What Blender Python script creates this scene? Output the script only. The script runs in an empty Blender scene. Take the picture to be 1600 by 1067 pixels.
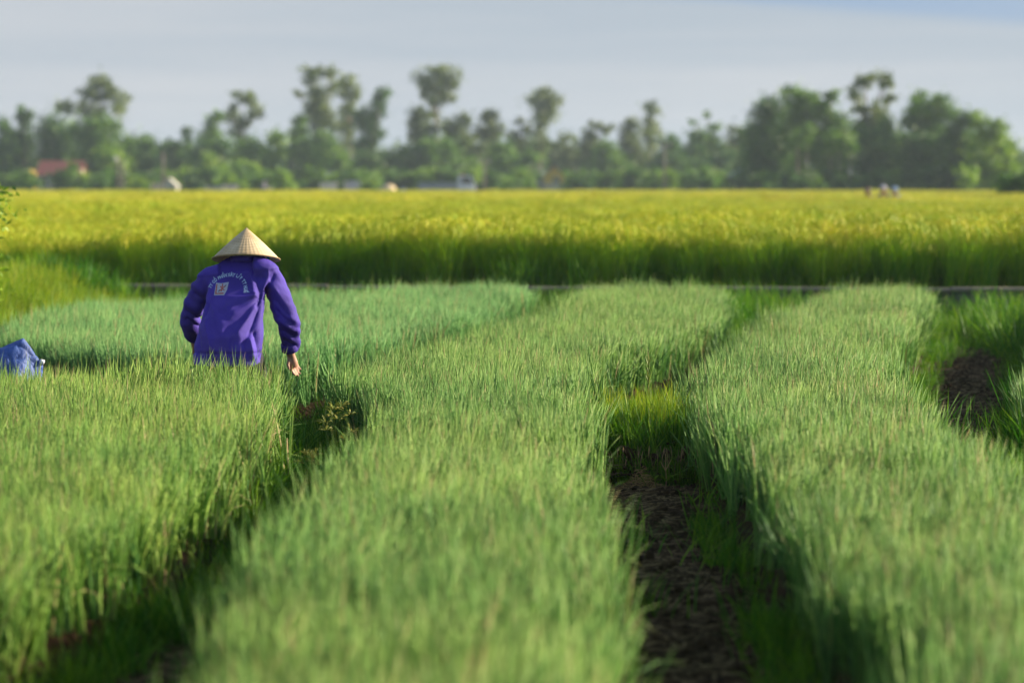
import bpy, bmesh, math, random
import numpy as np
from mathutils import Vector, Matrix, Euler, noise
from mathutils.bvhtree import BVHTree

SC = bpy.context.scene
COL = SC.collection
rng = np.random.default_rng(7)
random.seed(7)

# ---------------------------------------------------------------- camera
F = 3778.0                    # focal length in photo pixels (85 mm on 36 mm, 1600 px wide)
CAM_Z = 1.63
PITCH = math.atan(243.5 / F)
cam = bpy.data.cameras.new('camera')
cam.lens, cam.sensor_width = 85.0, 36.0
cam.clip_start, cam.clip_end = 0.1, 6000
cam.dof.use_dof = True
cam.dof.focus_distance = 14.0
cam.dof.aperture_fstop = 1.8
co = bpy.data.objects.new('camera', cam); COL.objects.link(co)
co.location = (0, 0, CAM_Z)
co.rotation_euler = (math.pi / 2 - PITCH, 0, 0)
SC.camera = co

# ---------------------------------------------------------------- world and sun
CLOUD_A = (3.8, 4.3, 4.8, 1); CLOUD_B = (4.9, 5.1, 5.35, 1)      # grey-blue thin cloud
SUN_AZ, SUN_EL = math.radians(69), math.radians(22.5)      # azimuth from +Y towards +X
sun_dir = Vector((math.sin(SUN_AZ) * math.cos(SUN_EL), math.cos(SUN_AZ) * math.cos(SUN_EL), math.sin(SUN_EL)))
W = bpy.data.worlds.new('World'); SC.world = W; W.use_nodes = True
nt = W.node_tree; nt.nodes.clear()
N = nt.nodes.new; L = nt.links.new
out = N('ShaderNodeOutputWorld'); bg = N('ShaderNodeBackground')
sky = N('ShaderNodeTexSky'); sky.sky_type = 'NISHITA'; sky.sun_disc = False
sky.sun_elevation = SUN_EL; sky.sun_rotation = SUN_AZ
sky.air_density = 1.0; sky.dust_density = 0.6; sky.ozone_density = 1.0
tc = N('ShaderNodeTexCoord'); sep = N('ShaderNodeSeparateXYZ'); L(tc.outputs['Generated'], sep.inputs[0])
mp = N('ShaderNodeMapping'); mp.inputs['Scale'].default_value = (1.6, 1.6, 22.0)
nz = N('ShaderNodeTexNoise'); nz.inputs['Scale'].default_value = 1.7; nz.inputs['Detail'].default_value = 5
L(tc.outputs['Generated'], mp.inputs['Vector']); L(mp.outputs[0], nz.inputs['Vector'])
def mnode(op, a, b):
    q = N('ShaderNodeMath'); q.operation = op
    for i, v in enumerate((a, b)):
        if isinstance(v, (int, float)): q.inputs[i].default_value = v
        else: L(v, q.inputs[i])
    return q.outputs[0]
# a low bank of thin cloud, its upper edge at about four degrees and dipping to the right; open sky with loose veils above
e1 = mnode('ADD', sep.outputs['Z'], mnode('MULTIPLY', sep.outputs['X'], 0.07))
e2 = mnode('ADD', e1, mnode('MULTIPLY', mnode('SUBTRACT', nz.outputs['Fac'], 0.5), 0.022))
mr = N('ShaderNodeMapRange'); mr.interpolation_type = 'SMOOTHSTEP'
mr.inputs[1].default_value = 0.0735; mr.inputs[2].default_value = 0.0805; mr.inputs[3].default_value = 0.93; mr.inputs[4].default_value = 0.30
L(e2, mr.inputs[0])
mix = N('ShaderNodeMix'); mix.data_type = 'RGBA'
cv = N('ShaderNodeMix'); cv.data_type = 'RGBA'
cv.inputs[6].default_value = CLOUD_A; cv.inputs[7].default_value = CLOUD_B
nr = N('ShaderNodeMapRange'); nr.inputs[1].default_value = 0.35; nr.inputs[2].default_value = 0.65; L(nz.outputs['Fac'], nr.inputs[0]); L(nr.outputs[0], cv.inputs[0]); L(cv.outputs[2], mix.inputs[7])
L(mr.outputs[0], mix.inputs[0])
up = N('ShaderNodeMix'); up.data_type = 'RGBA'; up.inputs[0].default_value = 0.8; up.inputs[7].default_value = (1.5, 2.7, 5.0, 1)
L(sky.outputs[0], up.inputs[6]); L(up.outputs[2], mix.inputs[6]); L(mix.outputs[2], bg.inputs['Color'])
bg.inputs['Strength'].default_value = 0.05
L(bg.outputs[0], out.inputs[0])

sl = bpy.data.lights.new('sun', 'SUN'); sl.energy = 5.0; sl.angle = math.radians(0.6); sl.color = (1.0, 0.86, 0.66)
so = bpy.data.objects.new('sun', sl); COL.objects.link(so)
so.rotation_euler = (-sun_dir).to_track_quat('-Z', 'Y').to_euler()
so.location = (30, 10, 30)

SC.view_settings.view_transform = 'Standard'; SC.view_settings.look = 'None'
SC.view_settings.exposure = 1.32; SC.view_settings.gamma = 1.0; SC.view_settings.use_curve_mapping = False
SC.render.film_transparent = False
SC.cycles.max_bounces = 6; SC.cycles.diffuse_bounces = 2; SC.cycles.glossy_bounces = 2
SC.cycles.transmission_bounces = 4; SC.cycles.transparent_max_bounces = 8; SC.cycles.volume_bounces = 0
SC.cycles.caustics_reflective = False; SC.cycles.caustics_refractive = False

def P(px, py, D):
    """world point at forward distance D (metres along +Y) that the photo shows at pixel px, py"""
    u = (px - 800) / F; v = (533.5 - py) / F
    d = Vector((u, math.cos(PITCH) + v * math.sin(PITCH), -math.sin(PITCH) + v * math.cos(PITCH)))
    return Vector((0, 0, CAM_Z)) + d * (D / d.y)

# ---------------------------------------------------------------- mesh helpers
class MB:
    def __init__(self):
        self.v = []; self.f = []; self.a = []; self.var = 0.5
    def add(self, vs, fs, var=None):
        o = len(self.v); self.v.extend([tuple(x) for x in vs])
        self.f.extend([tuple(i + o for i in f) for f in fs])
        self.a.extend([self.var if var is None else var] * len(vs))
    def box(self, x0, x1, y0, y1, z0, z1):
        self.add([(x0, y0, z0), (x1, y0, z0), (x1, y1, z0), (x0, y1, z0), (x0, y0, z1), (x1, y0, z1), (x1, y1, z1), (x0, y1, z1)],
                 [(3, 2, 1, 0), (4, 5, 6, 7), (0, 1, 5, 4), (1, 2, 6, 5), (2, 3, 7, 6), (3, 0, 4, 7)])
        return self
    def prism(self, poly, axis, a, b):
        """extrude a 2-D polygon along axis 'x' or 'y' or 'z' from a to b"""
        n = len(poly)
        def mk(p, t):
            return (t, p[0], p[1]) if axis == 'x' else ((p[0], t, p[1]) if axis == 'y' else (p[0], p[1], t))
        vs = [mk(p, a) for p in poly] + [mk(p, b) for p in poly]
        fs = [tuple(range(n))[::-1], tuple(range(n, 2 * n))] + [(i, (i + 1) % n, n + (i + 1) % n, n + i) for i in range(n)]
        self.add(vs, fs); return self
    def tube(self, pts, rad, n=8, cap=True, sx=1.0):
        pts = [Vector(p) for p in pts]; m = len(pts)
        if not hasattr(rad, '__len__'): rad = [rad] * m
        vs = []; ref = None
        for i, p in enumerate(pts):
            t = (pts[min(i + 1, m - 1)] - pts[max(i - 1, 0)])
            t = t.normalized() if t.length > 1e-9 else Vector((0, 0, 1))
            if ref is None:
                ref = Vector((1, 0, 0)) if abs(t.x) < 0.8 else Vector((0, 1, 0))
            u = (ref - t * ref.dot(t)).normalized(); w = t.cross(u); ref = u
            for k in range(n):
                a = 2 * math.pi * k / n
                vs.append(p + (u * math.cos(a) * sx + w * math.sin(a)) * rad[i])
        fs = [(i * n + k, i * n + (k + 1) % n, (i + 1) * n + (k + 1) % n, (i + 1) * n + k) for i in range(m - 1) for k in range(n)]
        if cap: fs += [tuple(range(n))[::-1], tuple(range((m - 1) * n, m * n))]
        self.add(vs, fs); return self
    def ell(self, c, r, nu=12, nv=8, rot=None):
        c = Vector(c); vs = []; fs = []
        M = rot if rot is not None else Matrix.Identity(3)
        for j in range(1, nv):
            th = math.pi * j / nv
            for k in range(nu):
                a = 2 * math.pi * k / nu
                vs.append(c + M @ Vector((r[0] * math.sin(th) * math.cos(a), r[1] * math.sin(th) * math.sin(a), r[2] * math.cos(th))))
        top = len(vs); vs.append(c + M @ Vector((0, 0, r[2]))); vs.append(c - M @ Vector((0, 0, r[2])))
        for j in range(nv - 2):
            for k in range(nu):
                fs.append((j * nu + k, (j + 1) * nu + k, (j + 1) * nu + (k + 1) % nu, j * nu + (k + 1) % nu))
        for k in range(nu):
            fs.append((top, k, (k + 1) % nu)); fs.append((top + 1, (nv - 2) * nu + (k + 1) % nu, (nv - 2) * nu + k))
        self.add(vs, fs); return self
    def lathe(self, prof, c=(0, 0, 0), n=24, axis='z'):
        vs = []; m = len(prof)
        for r, h in prof:
            for k in range(n):
                a = 2 * math.pi * k / n; p = (r * math.cos(a), r * math.sin(a), h)
                if axis == 'y': p = (p[0], p[2], p[1])
                if axis == 'x': p = (p[2], p[0], p[1])
                vs.append((p[0] + c[0], p[1] + c[1], p[2] + c[2]))
        fs = [(i * n + k, i * n + (k + 1) % n, (i + 1) * n + (k + 1) % n, (i + 1) * n + k) for i in range(m - 1) for k in range(n)]
        self.add(vs, fs); return self
    def mesh(self, name, mat=None, smooth=False):
        me = bpy.data.meshes.new(name)
        me.from_pydata(self.v, [], self.f)
        at = me.attributes.new('var', 'FLOAT', 'POINT'); at.data.foreach_set('value', np.array(self.a, dtype=np.float32))
        if smooth: me.shade_smooth()
        if mat: me.materials.append(mat)
        me.update(); return me
    def build(self, name, mat=None, parent=None, smooth=False, loc=None):
        o = bpy.data.objects.new(name, self.mesh(name, mat, smooth)); COL.objects.link(o)
        if parent: o.parent = parent
        if loc is not None: o.location = loc
        return o

def tag(o, label=None, cat=None, group=None, kind=None):
    if label: o['label'] = label
    if cat: o['category'] = cat
    if group: o['group'] = group
    if kind: o['kind'] = kind
    return o
def thing(name, label, cat, loc=(0, 0, 0), rz=0.0, group=None):
    o = bpy.data.objects.new(name, None); COL.objects.link(o); o.empty_display_size = 0.2
    o.location = loc; o.rotation_euler = (0, 0, rz)
    return tag(o, label, cat, group)
def remesh(mb, voxel, smooth_it=4):
    me = mb.mesh('tmp'); o = bpy.data.objects.new('tmp', me); COL.objects.link(o)
    m = o.modifiers.new('r', 'REMESH'); m.mode = 'VOXEL'; m.voxel_size = voxel; m.use_smooth_shade = True
    if smooth_it:
        s = o.modifiers.new('s', 'SMOOTH'); s.factor = 0.5; s.iterations = smooth_it
    dg = bpy.context.evaluated_depsgraph_get()
    r = bpy.data.meshes.new_from_object(o.evaluated_get(dg))
    bpy.data.objects.remove(o); bpy.data.meshes.remove(me)
    r.shade_smooth()
    return r
def mesh_obj(name, me, mat, parent=None):
    me.name = name; me.materials.clear(); me.materials.append(mat)
    o = bpy.data.objects.new(name, me); COL.objects.link(o)
    if parent: o.parent = parent
    return o
def get_co(me):
    a = np.empty(len(me.vertices) * 3, dtype=np.float32); me.vertices.foreach_get('co', a); return a.reshape(-1, 3)
def get_no(me):
    a = np.empty(len(me.vertices) * 3, dtype=np.float32); me.vertex_normals.foreach_get('vector', a); return a.reshape(-1, 3)

# ---------------------------------------------------------------- materials
def srgb(r, g, b):
    f = lambda c: (c / 255 / 12.92) if c / 255 < 0.04045 else ((c / 255 + 0.055) / 1.055) ** 2.4
    return (f(r), f(g), f(b), 1)
MATS = {}
def mat_plain(name, col, rough=0.7, var=0.18, scale=6.0, bump=0.15, metal=0.0, spec=0.4, sheen=0.0, bscale=None):
    if name in MATS: return MATS[name]
    m = bpy.data.materials.new(name); m.use_nodes = True; t = m.node_tree
    b = t.nodes['Principled BSDF']; b.inputs['Roughness'].default_value = rough; b.inputs['Metallic'].default_value = metal
    b.inputs['Specular IOR Level'].default_value = spec
    if sheen: b.inputs['Sheen Weight'].default_value = sheen
    co = t.nodes.new('ShaderNodeTexCoord'); n = t.nodes.new('ShaderNodeTexNoise'); n.inputs['Scale'].default_value = scale; n.inputs['Detail'].default_value = 6
    r = t.nodes.new('ShaderNodeValToRGB')
    c0 = tuple(max(0, x * (1 - var)) for x in col[:3]) + (1,); c1 = tuple(min(1, x * (1 + var)) for x in col[:3]) + (1,)
    r.color_ramp.elements[0].color = c0; r.color_ramp.elements[1].color = c1
    r.color_ramp.elements[0].position = 0.3; r.color_ramp.elements[1].position = 0.7
    t.links.new(co.outputs['Object'], n.inputs['Vector']); t.links.new(n.outputs['Fac'], r.inputs['Fac']); t.links.new(r.outputs[0], b.inputs['Base Color'])
    if bump:
        bp = t.nodes.new('ShaderNodeBump'); bp.inputs['Strength'].default_value = bump; bp.inputs['Distance'].default_value = 0.02
        n2 = t.nodes.new('ShaderNodeTexNoise'); n2.inputs['Scale'].default_value = bscale or scale * 6; n2.inputs['Detail'].default_value = 4
        t.links.new(co.outputs['Object'], n2.inputs['Vector']); t.links.new(n2.outputs['Fac'], bp.inputs['Height']); t.links.new(bp.outputs[0], b.inputs['Normal'])
    MATS[name] = m; return m
def mat_leaf(name, stops, trans=0.3, rough=0.55, spec=0.3, patch=0.25):
    """stops: list of (pos, colour) over the per-leaf value; patch: how much each tuft differs"""
    m = bpy.data.materials.new(name); m.use_nodes = True; t = m.node_tree
    b = t.nodes['Principled BSDF']; o = t.nodes['Material Output']
    b.inputs['Roughness'].default_value = rough; b.inputs['Specular IOR Level'].default_value = spec
    at = t.nodes.new('ShaderNodeAttribute'); at.attribute_name = 'var'
    r = t.nodes.new('ShaderNodeValToRGB')
    e = r.color_ramp.elements
    while len(e) < len(stops): e.new(0.5)
    for k, (p, c) in enumerate(stops): e[k].position = p; e[k].color = tuple(c[:3]) + (1,)
    oi = t.nodes.new('ShaderNodeObjectInfo'); mr = t.nodes.new('ShaderNodeMapRange')
    mr.inputs[3].default_value = 1 - patch; mr.inputs[4].default_value = 1 + patch
    hs = t.nodes.new('ShaderNodeHueSaturation')
    ge = t.nodes.new('ShaderNodeNewGeometry'); pn = t.nodes.new('ShaderNodeTexNoise'); pn.inputs['Scale'].default_value = 1.1; pn.inputs['Detail'].default_value = 3
    t.links.new(ge.outputs['Position'], pn.inputs['Vector'])
    m1 = t.nodes.new('ShaderNodeMapRange'); m1.inputs[1].default_value = .3; m1.inputs[2].default_value = .7; m1.inputs[3].default_value = .515; m1.inputs[4].default_value = .485
    t.links.new(pn.outputs['Fac'], m1.inputs[0]); t.links.new(m1.outputs[0], hs.inputs['Hue'])
    m2 = t.nodes.new('ShaderNodeMapRange'); m2.inputs[1].default_value = .3; m2.inputs[2].default_value = .7; m2.inputs[3].default_value = .9; m2.inputs[4].default_value = 1.1
    t.links.new(pn.outputs['Fac'], m2.inputs[0]); mu = t.nodes.new('ShaderNodeMath'); mu.operation = 'MULTIPLY'
    t.links.new(oi.outputs['Random'], mr.inputs[0]); t.links.new(mr.outputs[0], mu.inputs[0]); t.links.new(m2.outputs[0], mu.inputs[1]); t.links.new(mu.outputs[0], hs.inputs['Value'])
    t.links.new(at.outputs['Fac'], r.inputs['Fac']); t.links.new(r.outputs[0], hs.inputs['Color'])
    t.links.new(hs.outputs[0], b.inputs['Base Color'])
    tr = t.nodes.new('ShaderNodeBsdfTranslucent'); mx = t.nodes.new('ShaderNodeMixShader'); mx.inputs[0].default_value = trans
    t.links.new(hs.outputs[0], tr.inputs['Color']); t.links.new(b.outputs[0], mx.inputs[1]); t.links.new(tr.outputs[0], mx.inputs[2])
    t.links.new(mx.outputs[0], o.inputs['Surface'])
    MATS[name] = m; return m

def onion_mat(name, hue, f=1.0, g=1.0):
    """hue: 0 blue-green .. 1 yellow-green"""
    def c(r, gg, b): return (r * f * (.66 + .38 * hue), gg * f * g * .97, b * f * (1.12 - .72 * hue))
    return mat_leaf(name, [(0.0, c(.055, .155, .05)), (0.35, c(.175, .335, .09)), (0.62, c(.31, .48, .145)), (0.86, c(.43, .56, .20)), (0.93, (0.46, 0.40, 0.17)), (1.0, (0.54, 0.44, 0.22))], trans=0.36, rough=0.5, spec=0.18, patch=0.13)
M_onion = onion_mat('onion_leaf', .53)
M_onions = {'C': M_onion, 'R': onion_mat('onion_leaf_pale', .53, 1.03), 'L': onion_mat('onion_leaf_yellowish', .68, .95, 1.04), 'B': onion_mat('onion_leaf_sheen_tint', .22, 1.05), 'Q': onion_mat('onion_leaf_weedy', .55)}  # B: pale glancing sheen and distance put into the leaf colour
M_rice = mat_leaf('rice_leaf', [(0.0, (0.05, 0.20, 0.006)), (0.4, (0.19, 0.40, 0.010)), (0.65, (0.40, 0.54, 0.016)), (0.8, (0.60, 0.64, 0.05)), (1.0, (0.74, 0.68, 0.08))], trans=0.4, rough=0.55, spec=0.2, patch=0.12)
M_grass = mat_leaf('wild_grass', [(0.0, (0.02, 0.09, 0.006)), (0.5, (0.07, 0.21, 0.008)), (0.85, (0.19, 0.34, 0.015)), (0.95, (0.30, 0.28, 0.06)), (1.0, (0.42, 0.33, 0.13))], trans=0.35, rough=0.6, spec=0.2, patch=0.25)
M_bank = mat_leaf('sun_tinted_grass', [(0.0, (0.08, 0.20, 0.006)), (0.6, (0.24, 0.36, 0.01)), (1.0, (0.45, 0.42, 0.05))], trans=0.4, rough=0.6, spec=0.2, patch=0.2)  # lighter than the wild grass, sunlight put into the colour
M_sedge = mat_leaf('yellow_sedge', [(0.0, (0.08, 0.16, 0.012)), (0.6, (0.27, 0.30, 0.025)), (1.0, (0.44, 0.37, 0.06))], trans=0.3, patch=0.1)
M_straw = mat_leaf('dry_straw', [(0.0, (0.09, 0.06, 0.03)), (0.6, (0.40, 0.27, 0.10)), (1.0, (0.68, 0.48, 0.20))], trans=0.15, patch=0.2)  # brightened in place of sunlight that misses the straw heap
M_litter = mat_leaf('dead_leaf_litter', [(0.0, (0.02, 0.013, 0.006)), (0.6, (0.065, 0.042, 0.02)), (1.0, (0.19, 0.14, 0.07))], trans=0.05, patch=0.2, spec=0.05, rough=.9)
M_tree = {
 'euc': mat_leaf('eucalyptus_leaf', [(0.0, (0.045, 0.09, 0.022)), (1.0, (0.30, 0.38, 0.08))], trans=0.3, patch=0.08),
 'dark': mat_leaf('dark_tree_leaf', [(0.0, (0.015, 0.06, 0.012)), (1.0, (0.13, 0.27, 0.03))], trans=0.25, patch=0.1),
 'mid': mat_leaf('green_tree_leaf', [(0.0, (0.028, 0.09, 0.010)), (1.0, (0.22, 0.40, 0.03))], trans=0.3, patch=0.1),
 'light': mat_leaf('light_tree_leaf', [(0.0, (0.055, 0.15, 0.010)), (1.0, (0.36, 0.54, 0.03))], trans=0.3, patch=0.1),
 'airy': mat_leaf('airy_tree_leaf', [(0.0, (0.05, 0.09, 0.025)), (1.0, (0.21, 0.28, 0.055))], trans=0.3, patch=0.1),
}
M_bark = mat_plain('grey_brown_bark', (0.16, 0.13, 0.10), 0.9, 0.3, 3)
M_bark_pale = mat_plain('pale_bark', (0.26, 0.21, 0.16), 0.85, 0.25, 2)

# soil
def mat_soil():
    m = bpy.data.materials.new('soil'); m.use_nodes = True; t = m.node_tree; b = t.nodes['Principled BSDF']; b.inputs['Specular IOR Level'].default_value = 0.06
    g = t.nodes.new('ShaderNodeNewGeometry')
    n = t.nodes.new('ShaderNodeTexNoise'); n.inputs['Scale'].default_value = 9; n.inputs['Detail'].default_value = 8
    r = t.nodes.new('ShaderNodeValToRGB')
    r.color_ramp.elements[0].color = (0.020, 0.011, 0.004, 1); r.color_ramp.elements[1].color = (0.060, 0.036, 0.017, 1)
    r.color_ramp.elements[0].position = 0.3; r.color_ramp.elements[1].position = 0.72
    n3 = t.nodes.new('ShaderNodeTexNoise'); n3.inputs['Scale'].default_value = 1.3
    mm = t.nodes.new('ShaderNodeMapRange'); mm.inputs[1].default_value = 0.45; mm.inputs[2].default_value = 0.7; mm.inputs[3].default_value = 0.9; mm.inputs[4].default_value = 0.75
    bp = t.nodes.new('ShaderNodeBump'); bp.inputs['Strength'].default_value = 0.6; bp.inputs['Distance'].default_value = 0.03
    n2 = t.nodes.new('ShaderNodeTexNoise'); n2.inputs['Scale'].default_value = 40; n2.inputs['Detail'].default_value = 6
    for q in (n, n2, n3): t.links.new(g.outputs['Position'], q.inputs['Vector'])
    t.links.new(n.outputs['Fac'], r.inputs['Fac']); t.links.new(r.outputs[0], b.inputs['Base Color'])
    t.links.new(n3.outputs['Fac'], mm.inputs[0]); t.links.new(mm.outputs[0], b.inputs['Roughness'])
    t.links.new(n2.outputs['Fac'], bp.inputs['Height']); t.links.new(bp.outputs[0], b.inputs['Normal'])
    return m
M_soil = mat_soil()
M_turf = mat_plain('turf', (0.07, 0.13, 0.025), 0.95, 0.4, 0.6, 0.5, bscale=8)
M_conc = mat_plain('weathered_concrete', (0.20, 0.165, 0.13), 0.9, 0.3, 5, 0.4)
M_conc_dark = mat_plain('dark_concrete', (0.10, 0.095, 0.09), 0.9, 0.4, 4, 0.4)  # wall panels, darker than the cap slabs

# ---------------------------------------------------------------- plan of the beds (top edge lines, x over y)
def edge(*pts):
    ys = np.array([p[0] for p in pts]); xs = np.array([p[1] for p in pts])
    return lambda y: np.interp(y, ys, xs)
BEDS = {
 'C': (edge((2.5, -.72), (5.25, -.78), (8, -.85), (9.7, -.77), (12, -.68), (12.9, -.66), (13.6, -.92), (14.4, -1.18), (15.2, -1.02), (17.7, -.52), (19, -.30), (21.9, .24), (25, .58), (26.6, .75)),
       edge((2.5, .2), (5.25, .26), (8, .32), (9.95, .36), (12.5, .40), (15.1, .52), (17.1, .94), (18.4, 1.34), (20.7, 1.81), (24.6, 2.19), (26.6, 2.35)), 2.5, 26.6),
 'R': (edge((2.5, .98), (5, .98), (8, .98), (10.4, 1.0), (12, 1.0), (13.4, .93), (15.75, 1.2), (18.4, 1.66), (20.7, 2.12), (24.1, 2.99), (26.6, 3.5)),
       edge((2.5, 1.95), (9, 1.92), (11, 2.12), (13, 2.2), (16.25, 2.6), (18.7, 3.1), (24.6, 4.3), (26.6, 4.7)), 2.5, 26.6),
 'L': (edge((2.5, -3.3), (9, -3.3), (12, -3.3), (14.5, -3.3)),
       edge((2.5, -1.95), (4.5, -1.85), (6, -1.68), (6.9, -1.56), (7.5, -1.46), (8.7, -1.30), (10, -1.22), (11.3, -1.15), (12.6, -1.17), (14.5, -1.35)), 2.5, 14.5),
 'B': (edge((15.9, -1.9), (16.4, -2.5), (17.2, -3.2), (18.2, -4.1), (20, -4.3), (22.6, -4.2), (24.2, -3.0), (25.2, -2.0), (26.6, -1.0)),
       edge((15.9, -1.25), (17.7, -.8), (19, -.64), (21.9, -.12), (25, .22), (26.6, .38)), 15.9, 26.6),
 'Q': (edge((8, 2.75), (12, 2.75), (14, 2.95), (18, 3.85), (22, 4.75), (26.6, 5.8)),
       edge((8, 4.2), (14, 4.4), (18, 5.2), (22, 6.2), (26.6, 7.4)), 8.0, 26.6),
}
def bed_in(x, y):
    """signed distance-like value to the nearest bed edge, positive inside"""
    d = np.full(np.shape(x), -9.0)
    for k, (l, r, y0, y1) in BEDS.items():
        dd = np.minimum(np.minimum(x - l(y), r(y) - x), np.minimum(y - y0, y1 - y))
        d = np.maximum(d, dd)
    return d
def sstep(t):
    t = np.clip(t, 0, 1); return t * t * (3 - 2 * t)
def hnoise(x, y):
    return (np.sin(x * 7.1 + 1.3 * np.sin(y * 3.3)) * np.sin(y * 5.7 + 1.1 * np.sin(x * 4.1)) * .5 + np.sin(x * 17.3 + y * 3.1 + 2 * np.sin(y * 9.0)) * np.sin(y * 19.9 - x * 4.7) * .35)
def height(x, y):
    x = np.asarray(x, dtype=float); y = np.asarray(y, dtype=float)
    z = 0.17 * sstep((bed_in(x, y) + 0.02) / 0.16)
    z = z + hnoise(x, y) * 0.012
    # soil dam across the middle furrow, and the one across the right furrow
    for cx, y0, y1, hw, hh in ((0.66, 13.0, 14.3, 0.45, 0.22), (2.45, 10.9, 12.6, 0.35, 0.16)):
        yy = y0 + .05 * np.sin(9 * x) + .035 * np.sin(23 * x + 1)
        d = np.minimum(np.minimum((y - yy) / 0.16, (y1 - y) / 0.5), (hw - np.abs(x - cx)) / 0.1)
        z = np.maximum(z, hh * sstep(d) + hnoise(x * 2, y * 2) * 0.015)
    # grassy bank on the left beyond the bed end
    z = np.maximum(z, 0.45 * sstep((-4.1 - x - (22 - np.clip(y, 17, 22)) * .12) / 1.4) * sstep((y - 17.5) / 1.5) * sstep((29.4 - y) / 1.0))
    # field behind the low wall lies higher
    z = np.maximum(z, 0.30 * sstep((y - wall_y(x) - 0.10) / 0.12))
    return z
def wall_y(x):
    return 29.3 - 0.10 * np.clip(np.asarray(x), -14, 14)

# ---------------------------------------------------------------- ground: one sheet to the horizon
def axis(lo, hi, step, far_lo, far_hi):
    a = list(np.arange(lo, hi + 1e-6, step)); s = step
    v = hi
    while v < far_hi: s *= 1.35; v += s; a.append(min(v, far_hi))
    s = step; v = lo; pre = []
    while v > far_lo: s *= 1.35; v -= s; pre.append(max(v, far_lo))
    return np.array(pre[::-1] + a)
gx = axis(-5.2, 6.0, 0.06, -1400, 1400); gy = axis(2.5, 31.0, 0.06, -120, 2300)
X, Y = np.meshgrid(gx, gy); Z = height(X, Y)
nx, ny = len(gx), len(gy)
vs = np.stack([X.ravel(), Y.ravel(), Z.ravel()], 1)
idx = np.arange(nx * ny).reshape(ny, nx)
fs = np.stack([idx[:-1, :-1].ravel(), idx[:-1, 1:].ravel(), idx[1:, 1:].ravel(), idx[1:, :-1].ravel()], 1)
me = bpy.data.meshes.new('ground'); me.vertices.add(len(vs)); me.vertices.foreach_set('co', vs.astype(np.float32).ravel())
me.loops.add(fs.size); me.loops.foreach_set('vertex_index', fs.ravel().astype(np.int32))
me.polygons.add(len(fs)); me.polygons.foreach_set('loop_start', np.arange(0, fs.size, 4, dtype=np.int32))
me.update(calc_edges=True); me.shade_smooth(); me.materials.append(M_soil)
g = bpy.data.objects.new('ground', me); COL.objects.link(g); tag(g, kind='structure')
# the grassy land beyond the rice and the dirt road through it
m = MB(); m.add([(-900, 192, .34), (900, 192, .34), (900, 1500, .34), (-900, 1500, .34)], [(0, 1, 2, 3)])
tag(m.build('meadow', M_turf), kind='structure')
m = MB(); m.prism([(226, .33), (227.2, .55), (233.0, .55), (234.2, .33)], 'x', -300, 300)
tag(m.build('dirt_road', mat_plain('dirt_road', (0.20, 0.16, 0.12), 0.95, 0.25, 0.8)), kind='structure')

# ---------------------------------------------------------------- low concrete wall of the water channel
wl = thing('channel_wall', 'low weathered concrete channel wall running between the onion beds and the rice', 'wall', (0, 29.3, 0))
wrot = math.atan(-0.10)
wl.rotation_euler = (0, 0, wrot)
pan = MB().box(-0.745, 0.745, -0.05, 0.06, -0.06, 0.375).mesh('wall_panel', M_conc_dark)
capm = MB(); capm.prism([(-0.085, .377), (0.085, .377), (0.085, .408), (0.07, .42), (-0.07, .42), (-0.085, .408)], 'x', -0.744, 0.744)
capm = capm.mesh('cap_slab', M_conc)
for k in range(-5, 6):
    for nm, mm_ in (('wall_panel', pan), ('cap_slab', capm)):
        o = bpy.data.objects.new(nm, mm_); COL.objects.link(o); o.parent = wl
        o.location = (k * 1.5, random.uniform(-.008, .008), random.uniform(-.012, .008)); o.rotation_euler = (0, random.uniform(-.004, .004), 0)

# ---------------------------------------------------------------- scatter with geometry nodes
def scatter_group(name, meshes):
    ng = bpy.data.node_groups.new(name, 'GeometryNodeTree')
    ng.interface.new_socket('Geometry', in_out='INPUT', socket_type='NodeSocketGeometry')
    ng.interface.new_socket('Geometry', in_out='OUTPUT', socket_type='NodeSocketGeometry')
    n = ng.nodes.new; l = ng.links.new
    gi = n('NodeGroupInput'); go = n('NodeGroupOutput'); jn = n('GeometryNodeJoinGeometry'); ip = n('GeometryNodeInstanceOnPoints')
    for mesh in meshes:
        o = bpy.data.objects.new(mesh.name, mesh)          # source only, never linked to the scene
        oi = n('GeometryNodeObjectInfo'); oi.inputs['Object'].default_value = o
        g2 = n('GeometryNodeGeometryToInstance')
        l(oi.outputs['Geometry'], g2.inputs[0]); l(g2.outputs[0], jn.inputs[0])
    def attr(nm, typ):
        a = n('GeometryNodeInputNamedAttribute'); a.data_type = typ; a.inputs['Name'].default_value = nm
        return next(s for s in a.outputs if s.enabled and s.name == 'Attribute')
    l(gi.outputs[0], ip.inputs['Points']); l(jn.outputs[0], ip.inputs['Instance'])
    ip.inputs['Pick Instance'].default_value = True
    l(attr('pick', 'INT'), ip.inputs['Instance Index'])
    e2r = n('FunctionNodeEulerToRotation'); l(attr('rot', 'FLOAT_VECTOR'), e2r.inputs[0]); l(e2r.outputs[0], ip.inputs['Rotation'])
    l(attr('scl', 'FLOAT_VECTOR'), ip.inputs['Scale'])
    l(ip.outputs[0], go.inputs[0])
    return ng
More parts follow.
